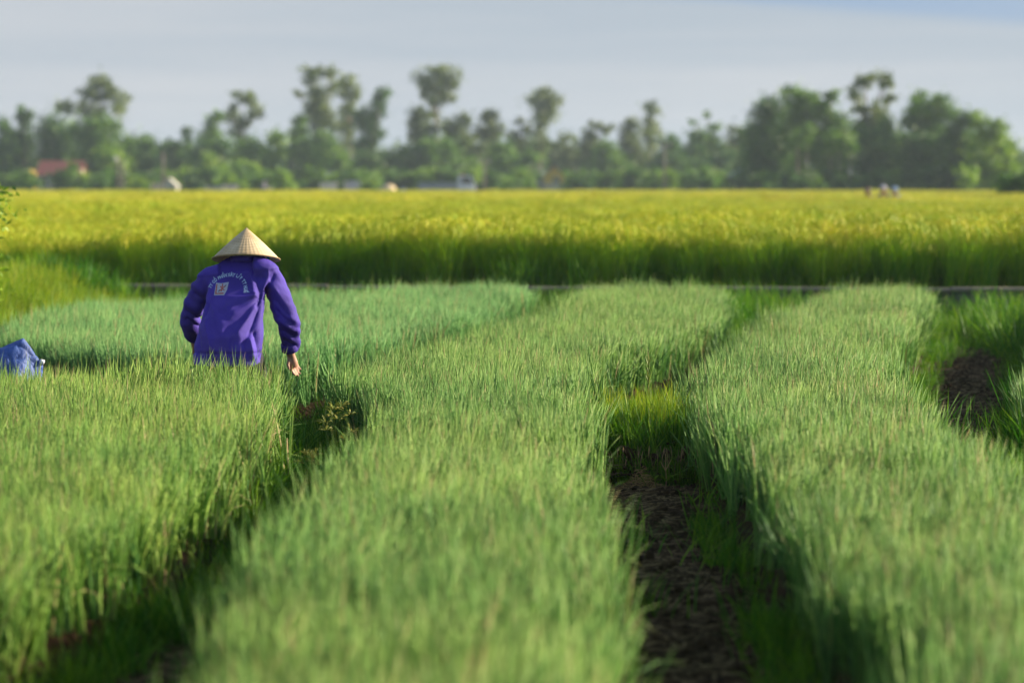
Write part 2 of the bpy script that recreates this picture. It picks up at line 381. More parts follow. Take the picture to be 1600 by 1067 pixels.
def scatter(name, ng, nvar, pos, rot, scl, mat=None):
    n = len(pos); me = bpy.data.meshes.new(name); me.vertices.add(n)
    me.vertices.foreach_set('co', np.asarray(pos, dtype=np.float32).ravel())
    a = me.attributes.new('pick', 'INT', 'POINT'); a.data.foreach_set('value', rng.integers(0, nvar, n).astype(np.int32))
    a = me.attributes.new('rot', 'FLOAT_VECTOR', 'POINT'); a.data.foreach_set('vector', np.asarray(rot, dtype=np.float32).ravel())
    a = me.attributes.new('scl', 'FLOAT_VECTOR', 'POINT'); a.data.foreach_set('vector', np.asarray(scl, dtype=np.float32).ravel())
    o = bpy.data.objects.new(name, me); COL.objects.link(o)
    o.modifiers.new('scatter', 'NODES').node_group = ng
    if mat: me.materials.append(mat)
    return o

def blade(mb, base, h, lean, az, curve, w, var, sides=3, seg=4, tipvar=None, flat=False):
    """one leaf: rises h, leans by `lean` (rad) towards az and bends further by `curve`"""
    pts = []; p = Vector(base); d = lean
    st = h / seg
    for i in range(seg + 1):
        pts.append(p.copy())
        d2 = d + curve * ((i + 1) / seg) ** 1.5
        p = p + Vector((math.sin(d2) * math.cos(az), math.sin(d2) * math.sin(az), math.cos(d2))) * st
    vs = []; o = len(mb.v)
    if flat:
        sx, sy = -math.sin(az + .7), math.cos(az + .7)
        for i, q in enumerate(pts[:-1]):
            ww = w * (0.75 if i == 0 else 1.0 - 0.5 * (i / seg) ** 2) * .5
            vs += [(q.x - sx * ww, q.y - sy * ww, q.z), (q.x + sx * ww, q.y + sy * ww, q.z)]
        vs.append(tuple(pts[-1]))
        fs = [(2 * i, 2 * i + 1, 2 * i + 3, 2 * i + 2) for i in range(seg - 1)] + [(2 * seg - 2, 2 * seg - 1, 2 * seg)]
    else:
        for i, q in enumerate(pts[:-1]):
            rr = w * .5 * (0.9 if i == 0 else 1.0 - 0.55 * (i / seg) ** 2)
            for k in range(sides):
                a = 2 * math.pi * k / sides + az
                vs.append((q.x + rr * math.cos(a), q.y + rr * math.sin(a), q.z))
        vs.append(tuple(pts[-1]))
        fs = [(i * sides + k, i * sides + (k + 1) % sides, (i + 1) * sides + (k + 1) % sides, (i + 1) * sides + k) for i in range(seg - 1) for k in range(sides)]
        fs += [((seg - 1) * sides + k, (seg - 1) * sides + (k + 1) % sides, seg * sides) for k in range(sides)]
    mb.v.extend(vs); mb.f.extend([tuple(i + o for i in f) for f in fs]); mb.a.extend([var] * len(vs))
    if tipvar is not None: mb.a[-1] = tipvar; mb.a[-2] = (tipvar + var) / 2
    return pts
R_ = random.random
U_ = random.uniform

def onion_patch(n, size, mat, lo=.30, hi=.44):
    mb = MB()
    for _ in range(n // 5):
        bx, by = U_(-size, size) / 2, U_(-size, size) / 2
        cv = random.gauss(.42, .20); hh = random.gauss((lo + hi) / 2, .03)
        for j in range(5):
            v = min(.84, max(0, cv + random.gauss(0, .20)))
            dry = R_()
            tip = None
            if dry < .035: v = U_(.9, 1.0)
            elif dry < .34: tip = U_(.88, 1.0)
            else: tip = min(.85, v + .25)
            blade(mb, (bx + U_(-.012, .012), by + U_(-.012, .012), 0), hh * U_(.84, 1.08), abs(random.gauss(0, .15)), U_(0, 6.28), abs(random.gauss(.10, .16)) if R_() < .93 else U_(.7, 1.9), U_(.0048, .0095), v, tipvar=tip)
    return mb.mesh('onion_tuft', mat, True)
def grass_patch(n, size, lo, hi, w=.006, mat=None, lean=.35, name='grass_tuft', vv=(.15, .85)):
    mb = MB()
    for _ in range(n):
        bx, by = random.gauss(0, size / 2.6), random.gauss(0, size / 2.6)
        blade(mb, (bx, by, -.01), U_(lo, hi), abs(random.gauss(0, lean)), U_(0, 6.28), abs(random.gauss(.3, .45)), U_(.7, 1.3) * w, U_(*vv), seg=4, flat=True, tipvar=U_(.8, 1) if R_() < .15 else None)
    return mb.mesh(name, mat or M_grass, False)
def rice_patch(n, size, npan, w=.011, k=1.0, ear=(.66, .94)):
    mb = MB()
    for _ in range(n):
        bx, by = U_(-size, size) / 2, U_(-size, size) / 2
        blade(mb, (bx, by, 0), U_(.62, .86), abs(random.gauss(.06, .10)), U_(0, 6.28), abs(random.gauss(.25, .3)), w * U_(.8, 1.3) * k, U_(.1, .62), seg=4, flat=True, tipvar=U_(.5, .72))
    for _ in range(npan):
        bx, by = U_(-size, size) / 2, U_(-size, size) / 2; az = U_(0, 6.28)
        p = blade(mb, (bx, by, .25), U_(.48, .62), U_(0, .12), az, U_(.1, .5), .004 * k, .6, seg=3, flat=True)[-1]
        # drooping ear of grain
        e = p + Vector((math.cos(az) * .05, math.sin(az) * .05, .005)); e2 = e + Vector((math.cos(az) * .05, math.sin(az) * .05, -.05)); e3 = e2 + Vector((math.cos(az) * .015, math.sin(az) * .015, -.07))
        mb.var = U_(*ear); mb.tube([p, e, e2, e3], [.003 * k, .009 * k, .011 * k, .003 * k], 4)
    return mb.mesh('rice_tuft', M_rice, False)
def litter_patch():
    mb = MB()
    for _ in range(70):
        x, y = U_(-.2, .2), U_(-.2, .2); a = random.gauss(0, .5); ln = U_(.02, .07); w = U_(.003, .009)
        mb.var = R_(); c, s = math.cos(a), math.sin(a); z = U_(.0, .02); z2 = z + U_(-.012, .02)
        mb.add([(x - c * ln + s * w, y - s * ln - c * w, z), (x + c * ln, y + s * ln, z2), (x - c * ln - s * w, y - s * ln + c * w, z + .004)], [(0, 1, 2)], mb.var)
    for _ in range(24):
        x, y = U_(-.2, .2), U_(-.2, .2); r = U_(.008, .028)
        M = Euler((U_(0, 3), U_(0, 3), U_(0, 3))).to_matrix()
        mb.var = U_(0, .35); mb.ell((x, y, r * .2), (r, r * U_(.6, 1), r * U_(.5, .8)), 6, 4, M)
    return mb.mesh('litter', M_litter, False)

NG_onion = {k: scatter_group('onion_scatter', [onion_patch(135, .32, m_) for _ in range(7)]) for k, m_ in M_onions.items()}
NG_rice = scatter_group('rice_scatter', [rice_patch(320, .6, 120, k=.62) for _ in range(6)])
NG_rice_far = scatter_group('rice_far_scatter', [rice_patch(1100, 1.8, 600, k=1.15, ear=(.76, 1.0)) for _ in range(4)])
NG_grass = scatter_group('grass_scatter', [grass_patch(60, .16, .08, .24) for _ in range(5)])
NG_tall = scatter_group('tall_grass_scatter', [grass_patch(60, .22, .25, .62, .011) for _ in range(4)])
NG_bank = scatter_group('bank_scatter', [grass_patch(60, .22, .2, .5, .010, mat=M_bank) for _ in range(4)])
NG_litter = scatter_group('litter_scatter', [litter_patch() for _ in range(4)])

def place(xs, ys, tilt=0.085, tx=0.0, ty=0.0, smin=.85, smax=1.1, dz=0.0):
    n = len(xs); z = height(xs, ys) + dz
    pos = np.stack([xs, ys, z], 1)
    rot = np.stack([rng.normal(0, tilt, n) + ty, rng.normal(0, tilt, n) + tx, rng.uniform(0, 6.283, n)], 1)
    s = rng.uniform(smin, smax, n); scl = np.stack([s, s, s * rng.uniform(.93, 1.07, n)], 1)
    return pos, rot, scl

BLAB = {
 'C': 'wide bed of blue-green onion leaves curving away between the two open furrows',
 'R': 'bed of pale green onion leaves to the right of the grassy soil dam',
 'L': 'bed of yellowish green onion leaves in front of the stooping person',
 'B': 'bed of onion leaves tinted grey-green for sheen and distance behind the stooping person',
 'Q': 'bed of onion leaves beyond the dark earth furrow with the weedy edge',
}
for k, (l, r, y0, y1) in BEDS.items():
    sp = 0.155
    ys, xs = np.meshgrid(np.arange(y0, y1, sp), np.arange(-5, 8, sp)); ys = ys.ravel() + rng.uniform(-.07, .07, ys.size); xs = xs.ravel() + rng.uniform(-.07, .07, xs.size)
    d = np.minimum(np.minimum(xs - l(ys), r(ys) - xs), np.minimum(ys - y0, y1 - ys))
    if k == 'L': d = np.minimum(d, 14.5 - ys - .16 * (1 + np.sin(xs * 5.3)) * rng.uniform(0, 1.4, len(xs)) + .1)
    keep = (d > np.where(ys > 14.5, .175, .12)) & (np.abs(xs) < ys * .30 + .9)
    xs, ys, d = xs[keep], ys[keep], d[keep]
    pos, rot, scl = place(xs, ys)
    # plants along the rim lean out over the furrow
    side = np.where(xs - l(ys) < r(ys) - xs, -1.0, 1.0) * np.clip((0.24 - d) / 0.13, 0, 1)
    rot[:, 1] += side * rng.uniform(.02, .24, len(xs)) * np.where(ys > 14.5, .2, 1.0) + (-.04)
    scl *= (1 + .03 * np.sin(xs * 2.3 + ys * 1.1))[:, None]
    if k == 'L': scl *= np.where((ys > 13.7) & (np.abs(xs + 1.75) < .5), 1.13, 1.0)[:, None]
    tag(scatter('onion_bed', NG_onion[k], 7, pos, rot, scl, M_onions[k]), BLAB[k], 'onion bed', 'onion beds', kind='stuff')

# rice
def rice_pts(ya, yb, sp, wid):
    ys, xs = np.meshgrid(np.arange(ya, yb, sp), np.arange(-wid, wid, sp)); ys = ys.ravel(); xs = xs.ravel()
    ys = ys + rng.uniform(-.4, .4, ys.size) * sp; xs = xs + rng.uniform(-.4, .4, xs.size) * sp
    k = (np.abs(xs) < ys * .30 + 3) & (ys > wall_y(xs) + .75)
    return xs[k], ys[k]
xs, ys = rice_pts(29, 75, .42, 26)
pos, rot, scl = place(xs, ys, .07)
lo = .93 + .05 * np.sin(xs * .9 + ys * .3) + .05 * np.sin(xs * .31 - ys * .17)
tag(scatter('rice_field', NG_rice, 6, pos, rot, scl * lo[:, None], M_rice), 'ripening yellow-green rice standing behind the low concrete wall', 'rice', kind='stuff')
xs, ys = rice_pts(75, 193, 1.15, 62)
pos, rot, scl = place(xs, ys, .04)
tag(scatter('rice_field', NG_rice_far, 4, pos, rot, scl, M_rice), 'golden ripe rice stretching to the foot of the tree belt', 'rice', kind='stuff')

# wild grass: bed flanks, furrow edges, dams, bank and foot of the wall
def cand(n, x0, x1, y0, y1):
    return rng.uniform(x0, x1, n), rng.uniform(y0, y1, n)
gxs, gys = [], []
xs, ys = cand(30000, -4.5, 5.5, 4, 27)
d = bed_in(xs, ys)
fl = (d > -.14) & (d < .03) & (np.abs(xs) < ys * .26 + .6)
dens = .14 + .32 * (hnoise(xs * .5, ys * .3) > .1) + .6 * ((ys > 15) & (xs > 0.4) & (xs < 3.1)) + .75 * (xs < -1)
dens = np.where((xs > .2) & (xs < 1.3) & (ys < 12.8), np.where(xs > .7, .22, .05), dens)
fl &= rng.uniform(0, 1, len(xs)) < dens
gxs.append(xs[fl]); gys.append(ys[fl])
for n, x0, x1, y0, y1 in ((330, .26, 1.06, 13.12, 14.2), (240, 2.15, 2.85, 10.95, 12.5), (500, .9, 3.2, 24, 28.8), (160, -4.6, -2.65, 12.6, 15.6), (900, -6, 7, 26.7, 28.9), (360, 3.6, 6.6, 22.5, 28), (160, -1.3, -.8, 10.5, 13.2), (200, -1.5, -.75, 12.8, 14.6), (90, .3, 1.05, 12.95, 13.15)):
    a, b = cand(n, x0, x1, y0, y1); gxs.append(a); gys.append(b)
xs, ys = np.concatenate(gxs), np.concatenate(gys)
pos, rot, scl = place(xs, ys, .12, smin=.6, smax=1.15)
tag(scatter('wild_grass', NG_grass, 5, pos, rot, scl, M_grass), 'short wild grass on the furrow edges, dams and bank', 'grass', kind='stuff')
gxs, gys = [], []
for n, x0, x1, y0, y1 in ((46, 1.9, 3.1, 25.2, 28.2), (70, 4.6, 6.6, 22, 28), (26, 2.6, 3.3, 11.5, 14.6), (70, -4.6, -2.7, 11.6, 14.2), (240, -6, 7, 28.1, 28.9), (130, -6, 7, 29.5, 30.6)):
    a, b = cand(n, x0, x1, y0, y1); gxs.append(a); gys.append(b)
xs, ys = np.concatenate(gxs), np.concatenate(gys)
pos, rot, scl = place(xs, ys, .12, smin=.55, smax=1.0)
tag(scatter('tall_grass', NG_tall, 4, pos, rot, scl, M_grass), 'taller bright green grass tufts on the bank and along the concrete wall', 'grass', kind='stuff')
xs, ys = cand(2600, -8, -3.0, 17.5, 29.2); k = xs < -4.3 + (ys - 20) * .01; xs, ys = xs[k], ys[k]
pos, rot, scl = place(xs, ys, .14, smin=.4, smax=.85)
tag(scatter('bank_grass', NG_bank, 4, pos, rot, scl, M_bank), 'sun-tinted yellow-green grass covering the bank behind the blue sack', 'grass', kind='stuff')
xs, ys = cand(42, .36, .95, 13.2, 13.9)
pos, rot, scl = place(xs, ys, .14, smin=.5, smax=.8); scl[:, :2] *= .6
tag(scatter('dam_grass', NG_bank, 4, pos, rot, scl, M_bank), 'taller sun-tinted grass blades growing on the soil dam', 'grass', kind='stuff')
# litter in the furrows
xs, ys = cand(16000, -1.6, 4.6, 3.5, 24); d = bed_in(xs, ys); k = d < -.02
k &= (np.abs(xs) < ys * .26 + .5)
xs, ys = xs[k][:2600], ys[k][:2600]
pos, rot, scl = place(xs, ys, .05); rot[:, 2] = rng.normal(0, .3, len(xs))
tag(scatter('furrow_litter', NG_litter, 4, pos, rot, scl, M_litter), 'dead leaves and clods lying on the furrow floor', 'litter', kind='stuff')

# ---------------------------------------------------------------- the person bending in the gap behind the left bed
def bezier_tube(mb, pts, rad, n=10, sub=5, sx=1.0):
    """smooth (Catmull-Rom) tube through the points"""
    pts = [Vector(p) for p in pts]; P2, R2 = [], []
    for i in range(len(pts) - 1):
        p0, p1, p2, p3 = pts[max(i - 1, 0)], pts[i], pts[i + 1], pts[min(i + 2, len(pts) - 1)]
        for k in range(sub):
            t = k / sub
            P2.append(0.5 * ((2 * p1) + (p2 - p0) * t + (2 * p0 - 5 * p1 + 4 * p2 - p3) * t * t + (3 * p1 - p0 - 3 * p2 + p3) * t ** 3))
            R2.append(rad[i] + (rad[i + 1] - rad[i]) * t)
    P2.append(pts[-1]); R2.append(rad[-1])
    mb.tube(P2, R2, n, True, sx)
def loft(mb, rings, n=28, power=2.4):
    """rings: (centre, tilt angle about x, half width, half depth); superelliptic sections"""
    vs = []
    for c, tilt, a, b in rings:
        c = Vector(c)
        for k in range(n):
            t = 2 * math.pi * k / n; ct, st = math.cos(t), math.sin(t)
            x = a * math.copysign(abs(ct) ** (2 / power), ct); y = b * math.copysign(abs(st) ** (2 / power), st)
            vs.append(c + Vector((x, y * math.cos(tilt), -y * math.sin(tilt))))
    m = len(rings)
    fs = [(i * n + k, i * n + (k + 1) % n, (i + 1) * n + (k + 1) % n, (i + 1) * n + k) for i in range(m - 1) for k in range(n)]
    fs += [tuple(range(n))[::-1], tuple(range((m - 1) * n, m * n))]
    mb.add(vs, fs)

PX, PY = -1.68, 14.75
person = thing('person', 'person in purple jacket and conical straw hat bending over the onion leaves', 'person', (PX, PY, 0))
def Q(px, py, dy=0.0):
    """person-local point seen at photo pixel, dy metres beyond the person's base"""
    v = P(px, py, PY + dy); return Vector((v.x - PX, dy, v.z))
M_skin = mat_plain('skin', (0.42, 0.22, 0.14), 0.55, 0.12, 12, 0.1)
M_purple = mat_plain('purple_workwear', (0.060, 0.035, 0.31), 0.7, 0.24, 5, 0.3, spec=0.22, sheen=0.0, bscale=260)
M_dark = mat_plain('dark_trousers', (0.02, 0.02, 0.026), 0.85, 0.2, 12, 0.2)
M_hair = mat_plain('black_hair', (0.012, 0.010, 0.009), 0.45, 0.3, 40, 0.4)
M_teal = mat_plain('teal_cloth', (0.01, 0.26, 0.27), 0.7, 0.15, 20, 0.1)
M_hat = None

# joints
hipc = Q(358, 556, -.05); shR = Q(414, 424, .20); shL = Q(330, 434, .20); neck = Q(382, 404, .27)
elR = Q(446, 498, .20); wrR = Q(454, 553, .30); haR = Q(457, 566, .32)
elL = Q(296, 492, .24); wrL = Q(303, 528, .42)
head = Q(386, 409, .33)
kneeR = Vector((hipc.x + .10, .36, .42)); kneeL = Vector((hipc.x - .14, .36, .42))
ankR = Vector((hipc.x + .14, .02, .085)); ankL = Vector((hipc.x - .15, .06, .085))
# body: one continuous surface
b = MB()
bezier_tube(b, [hipc + Vector((0, 0, .02)), (hipc + neck) / 2 + Vector((-.01, .06, -.02)), neck + Vector((0, .02, -.08)), neck, head], [.09, .06, .045, .045, .05], 14)
b.ell(head + Vector((0, .01, .03)), (.075, .098, .115), 16, 12, Euler((-.45, 0, 0)).to_matrix())
b.ell(head + Vector((0, .105, -.005)), (.014, .022, .024), 8, 6)                     # nose
for s in (-1, 1):
    b.ell(head + Vector((s * .076, .0, .015)), (.010, .020, .030), 8, 6)              # ears
    b.ell(head + Vector((s * .03, .082, .045)), (.020, .016, .010), 8, 6)             # brows
b.ell(head + Vector((0, .085, -.045)), (.025, .016, .010), 8, 6)                      # lips
b.ell(head + Vector((0, .06, -.075)), (.035, .035, .025), 8, 6)                       # chin
for sh, el, wr in ((shR, elR, wrR), (shL, elL, wrL)):
    bezier_tube(b, [neck + (sh - neck) * .3 + Vector((0, .02, -.07)), sh, el, wr], [.035, .035, .032, .027], 10)
for kn, an, s in ((kneeR, ankR, 1), (kneeL, ankL, -1)):
    bezier_tube(b, [hipc + Vector((s * .09, .02, 0)), kn, an], [.075, .05, .033], 10)
    bezier_tube(b, [an + Vector((0, -.05, -.045)), an + Vector((0, .05, -.045)), an + Vector((s * .02, .17, -.06))], [.035, .04, .026], 8)
def hand(mb, wr, fwd, side, thumb_side, curl):
    """palm with four bent fingers of unequal length and a thumb leaving the side of the palm"""
    fwd = fwd.normalized(); side = (side - fwd * side.dot(fwd)).normalized(); nrm = fwd.cross(side)
    bezier_tube(mb, [wr - fwd * .02, wr + fwd * .02, wr + fwd * .055, wr + fwd * .085], [.026, .028, .033, .030], 10, 3, 1.0)
    for k, ln in enumerate((.066, .074, .069, .054)):
        o = wr + fwd * (.082 - abs(k - 1.3) * .005) + side * ((k - 1.5) * .0195)
        d1 = (fwd + nrm * curl * .4 + side * (k - 1.5) * .06).normalized(); d2 = (fwd + nrm * curl * 1.1).normalized(); d3 = (fwd * .8 + nrm * curl * 1.8).normalized()
        p1 = o + d1 * ln * .45; p2 = p1 + d2 * ln * .33; p3 = p2 + d3 * ln * .28
        mb.tube([o - fwd * .02, o, p1, p2, p3], [.010, .0095, .0088, .008, .006], 8)
    o = wr + fwd * .03 + side * thumb_side * .026
    p1 = o + (fwd * .7 + side * thumb_side * .8 + nrm * curl * .3).normalized() * .034
    p2 = p1 + (fwd + side * thumb_side * .25 + nrm * curl * .6).normalized() * .034
    mb.tube([o - fwd * .012, o, p1, p2], [.013, .012, .0105, .007], 8)
hand(b, wrR, (haR - wrR).normalized() + Vector((.15, .1, -.6)), Vector((.6, .8, 0)), -1, .55)
hand(b, wrL, Vector((.15, .7, -.7)), Vector((.9, -.3, 0)), 1, .5)
mesh_obj('body', remesh(b, .006, 2), M_skin, person)

# trousers and rubber sandals
t = MB()
for kn, an, s in ((kneeR, ankR, 1), (kneeL, ankL, -1)):
    bezier_tube(t, [hipc + Vector((s * .08, 0, .05)), kn + Vector((0, .02, .01)), an + Vector((0, 0, .03))], [.115, .09, .07], 12)
t.ell(hipc + Vector((0, -.02, .04)), (.16, .11, .12), 16, 10)
mesh_obj('trousers', remesh(t, .016, 5), M_dark, person)
for an, s in ((ankR, 1), (ankL, -1)):
    k = MB(); k.prism([(an.x - .045, an.y - .09), (an.x + .045, an.y - .09), (an.x + .055, an.y + .1), (an.x + .035, an.y + .20), (an.x - .025, an.y + .20), (an.x - .05, an.y + .1)], 'z', -.006, .014)
    k.build('sandal', M_dark, person)

# jacket
j = MB()
tl = -.52     # sections follow the forward lean of the back
loft(j, [((Q(357.5, 566).x, -.075, Q(357.5, 566).z), -.10, .206, .145),
         ((Q(358, 557).x, -.07, Q(358, 557).z), -.10, .207, .150),
         ((Q(359, 540).x, -.06, Q(359, 540).z), -.15, .205, .165),
         ((Q(361, 515).x, -.03, Q(361, 515).z), -.25, .200, .172),
         ((Q(364, 488).x, .015, Q(364, 488).z), -.4, .188, .168),
         ((Q(367, 462).x, .07, Q(367, 462).z), -.5, .184, .158),
         ((Q(370, 440).x, .13, Q(370, 440).z), -.55, .182, .140),
         ((Q(373, 424).x, .18, Q(373, 424).z), -.6, .172, .118),
         ((Q(378, 411).x, .23, Q(378, 411).z), -.65, .125, .092),
         ((Q(382, 403).x, .265, Q(382, 403).z), -.65, .085, .075)], 32, 2.3)
bezier_tube(j, [shR + Vector((-.07, -.01, .0)), shR + Vector((.0, .0, -.02)), shR.lerp(elR, .5) + Vector((.012, 0, .005)), elR + Vector((.012, -.02, .0)), elR.lerp(wrR, .5) + Vector((.012, 0, 0)), wrR + Vector((-.002, 0, .035))], [.085, .088, .076, .070, .062, .052], 16, 5)
bezier_tube(j, [shL + Vector((.07, -.01, 0)), shL + Vector((.0, .0, -.025)), shL.lerp(elL, .5) + Vector((-.008, 0, .0)), elL + Vector((.008, -.01, .0)), elL.lerp(wrL, .5), wrL], [.085, .085, .072, .066, .060, .05], 16, 5)
bezier_tube(j, [neck + Vector((0, -.02, -.03)), neck + Vector((0, .005, .03))], [.085, .075], 16, 3)
jm = remesh(j, .0075, 5)
co_ = get_co(jm); no_ = get_no(jm)
dsp = np.zeros(len(co_), dtype=np.float32)
def seg_dist(p, a, c):
    p = p[:, [0, 2]]; a = np.array((a[0], a[2])); c = np.array((c[0], c[2])); ab = c - a; tt = np.clip(((p - a) @ ab) / (ab @ ab), 0, 1)
    return np.linalg.norm(p - a - tt[:, None] * ab, axis=1), tt
for i, c in enumerate(co_):
    v = Vector(c)
    n1 = noise.noise(v * 5.5 + Vector((3, 1, 7))); n2 = noise.noise(Vector((v.x * 13 + v.z * 6, v.y * 8, v.z * 7 - v.x * 5)))
    dsp[i] = .008 * n1 + .003 * n2
    if v.x > Q(418, 470).x - .02 * (v.z < .95) or v.x < Q(312, 470).x:      # sleeves: short folds across the arm
        dsp[i] += .010 * noise.noise(Vector((v.z * 24 + v.x * 14, v.x * 5, v.y * 5)))
    else:                                                                    # drag folds that fan out from the armpits, gathers at the hem
        for ap, am in ((Q(409, 462), .017), (Q(320, 464), .010)):
            th = math.atan2(v.z - ap.z, v.x - ap.x); r_ = math.hypot(v.z - ap.z, v.x - ap.x)
            dsp[i] += am * noise.noise(Vector((th * 3.4, r_ * 3.0, am * 300))) * math.exp(-((r_ - .13) / .14) ** 2)
        dsp[i] += .011 * noise.noise(Vector((v.x * 20 + v.z * 3, 3.0, v.z * 4))) * min(1, max(0, (Q(357, 549).z + .15 - v.z) / .14))
    # loose cloth gathers in ridges
    rr = noise.noise(Vector((v.x * 9 + n1 * 1.5, v.y * 4, v.z * 4 + 5)))
    dsp[i] += .006 * (1 - abs(rr) * 2.2) * (0.4 + 0.6 * max(0, noise.noise(v * 3 + Vector((9, 2, 1))) + .3))
armR = Q(410, 466, .06)
creases = [   # designed folds: (from, to, depth, width); negative = valley
 (Q(408, 462, 0), Q(398, 425, .08), -.022, .020), (Q(404, 470, 0), Q(380, 500, -.10), -.016, .024), (Q(408, 478, 0), Q(385, 535, -.15), -.016, .024),
 (Q(412, 455, 0), Q(428, 430, .10), -.018, .018), (Q(398, 462, -.02), Q(388, 428, .05), .014, .018), (Q(398, 482, -.08), Q(372, 520, -.18), .013, .020),
 (Q(400, 520, -.10), Q(408, 560, -.10), -.018, .016), (Q(390, 530, -.16), Q(396, 560, -.16), .012, .016), (Q(384, 540, -.18), Q(388, 562, -.18), -.010, .012),
 (Q(330, 460, .03), Q(318, 500, .0), -.018, .022), (Q(322, 500, -.08), Q(330, 545, -.16), .012, .020), (Q(312, 520, -.03), Q(316, 558, -.05), -.014, .016),
 (Q(345, 520, -.2), Q(350, 555, -.2), .007, .018), (Q(365, 530, -.2), Q(362, 560, -.2), -.008, .014),
 (Q(432, 470, .12), Q(450, 492, .12), -.014, .014), (Q(432, 486, .12), Q(456, 504, .15), -.014, .014), (Q(438, 500, .12), Q(458, 516, .18), .010, .013), (Q(440, 518, .15), Q(460, 528, .22), -.012, .012), (Q(444, 534, .18), Q(460, 540, .25), -.012, .011),
 (Q(420, 440, .12), Q(438, 466, .1), .012, .016), (Q(288, 486, .15), Q(312, 500, .15), -.018, .014), (Q(290, 500, .15), Q(312, 512, .2), -.014, .013), (Q(304, 460, .1), Q(322, 474, .08), -.012, .014),
]
for a, c, dp, wd in creases:
    d, tt = seg_dist(co_, a, c); dsp += (np.where(no_[:, 1] < .35, 1.25, .0) * 1.15 * dp * np.exp(-np.abs(d / wd) ** 1.25) * (1 - .3 * tt)).astype(np.float32)
# keep the printed part of the back calm
dpr, _ = seg_dist(co_, Q(335, 445, .0), Q(368, 445, .0))
dsp *= (1 - .75 * np.exp(-(dpr / .11) ** 2))
# yoke seam across the shoulders and the waistband stitched at the hem
seam = Q(372, 428, 0).z + (co_[:, 0] - Q(372, 428, 0).x) * .10
back = no_[:, 1] < .2
dsp += np.where(back, .0035 * np.clip((co_[:, 2] - seam) / .006, -1, 1) * np.exp(-np.clip((seam - co_[:, 2]) / .03, 0, 9)), 0)
hz = Q(357, 549).z
tor = (np.abs(co_[:, 0] - Q(357, 549).x) < .24) & (co_[:, 1] < .2)
dsp -= np.where(tor, .006 * np.exp(-((co_[:, 2] - hz) / .008) ** 2), 0)
cz = wrR + (elR - wrR) * .28
dcu = np.linalg.norm(co_ - np.array(cz), axis=1)
co2 = co_ + no_ * dsp[:, None]
jm.vertices.foreach_set('co', co2.astype(np.float32).ravel()); jm.update()
jacket = mesh_obj('jacket', jm, M_purple, person); jacket['label'] = 'purple work jacket with a printed emblem on the back'
# buttoned cuff bands
cu = MB(); ax = (wrR - elR).normalized()
cu.tube([wrR - ax * .075, wrR - ax * .07, wrR - ax * .025, wrR - ax * .02], [.046, .054, .052, .044], 20)
cu.build('cuff', M_purple, jacket, True)

# print on the back: lettering on an arc and a small emblem, laid on the cloth
bvh = BVHTree.FromPolygons([Vector(v.co) for v in jm.vertices], [tuple(p.vertices) for p in jm.polygons])
def onto_back(x, z, off=.0022):
    hit = bvh.ray_cast(Vector((x, -1.5, z)), Vector((0, 1, 0)))
    return hit[0] + hit[1] * off if hit[0] else None
M_print = mat_plain('pale_blue_print', (0.36, 0.46, 0.66), 0.8, 0.12, 60, 0.0)
M_red = mat_plain('red_print', (0.42, 0.12, 0.10), 0.8, 0.15, 60, 0.0)
M_inkdark = mat_plain('dark_print', (0.06, 0.04, 0.09), 0.8, 0.15, 60, 0.0)
def lay(me, M, name, mat, off):
    """drape a flat mesh (x right, y up) on the back of the jacket"""
    bm = bmesh.new(); bm.from_mesh(me)
    for _ in range(2):
        long_ = [e for e in bm.edges if e.calc_length() > .012 / M.to_scale().x]
        if long_: bmesh.ops.subdivide_edges(bm, edges=long_, cuts=1)
    bmesh.ops.triangulate(bm, faces=bm.faces)
    for v in bm.verts:
        q = M @ v.co; h = onto_back(q.x, q.y, off)
        v.co = h if h is not None else Vector((q.x, 0, q.y))
    m2 = bpy.data.meshes.new(name); bm.to_mesh(m2); bm.free()
    return mesh_obj(name, m2, mat, jacket)
def flat(polys):
    m_ = MB()
    for p in polys: m_.add([(x, y, 0) for x, y in p], [tuple(range(len(p)))])
    return m_.mesh('flat')
arc = [(327.5, 452), (330, 447), (333.5, 442.3), (338, 438.6), (343, 436), (349, 434.2), (355, 433.4), (361, 433.6), (367, 435), (372.5, 438), (376.5, 442.5), (379, 447.5), (380.6, 453), (381, 458)]
arcw = [Vector((Q(a, c).x, Q(a, c).z, 0)) for a, c in arc]
cum = [0.0]
for a, c in zip(arcw, arcw[1:]): cum.append(cum[-1] + (c - a).length)
def arc_at(s):
    s = min(max(s, 0), cum[-1] - 1e-6); i = max(k for k in range(len(cum)) if cum[k] <= s); i = min(i, len(arcw) - 2)
    t_ = (s - cum[i]) / (cum[i + 1] - cum[i]); return arcw[i].lerp(arcw[i + 1], t_), (arcw[i + 1] - arcw[i]).normalized()
TXT = 'TY CỔ PHẦN XÂY LẮP TT HUẾ'
adv = {' ': .55}; wsum = sum(adv.get(c, 1.0) for c in TXT); pos_s = 0.0
bmt = []
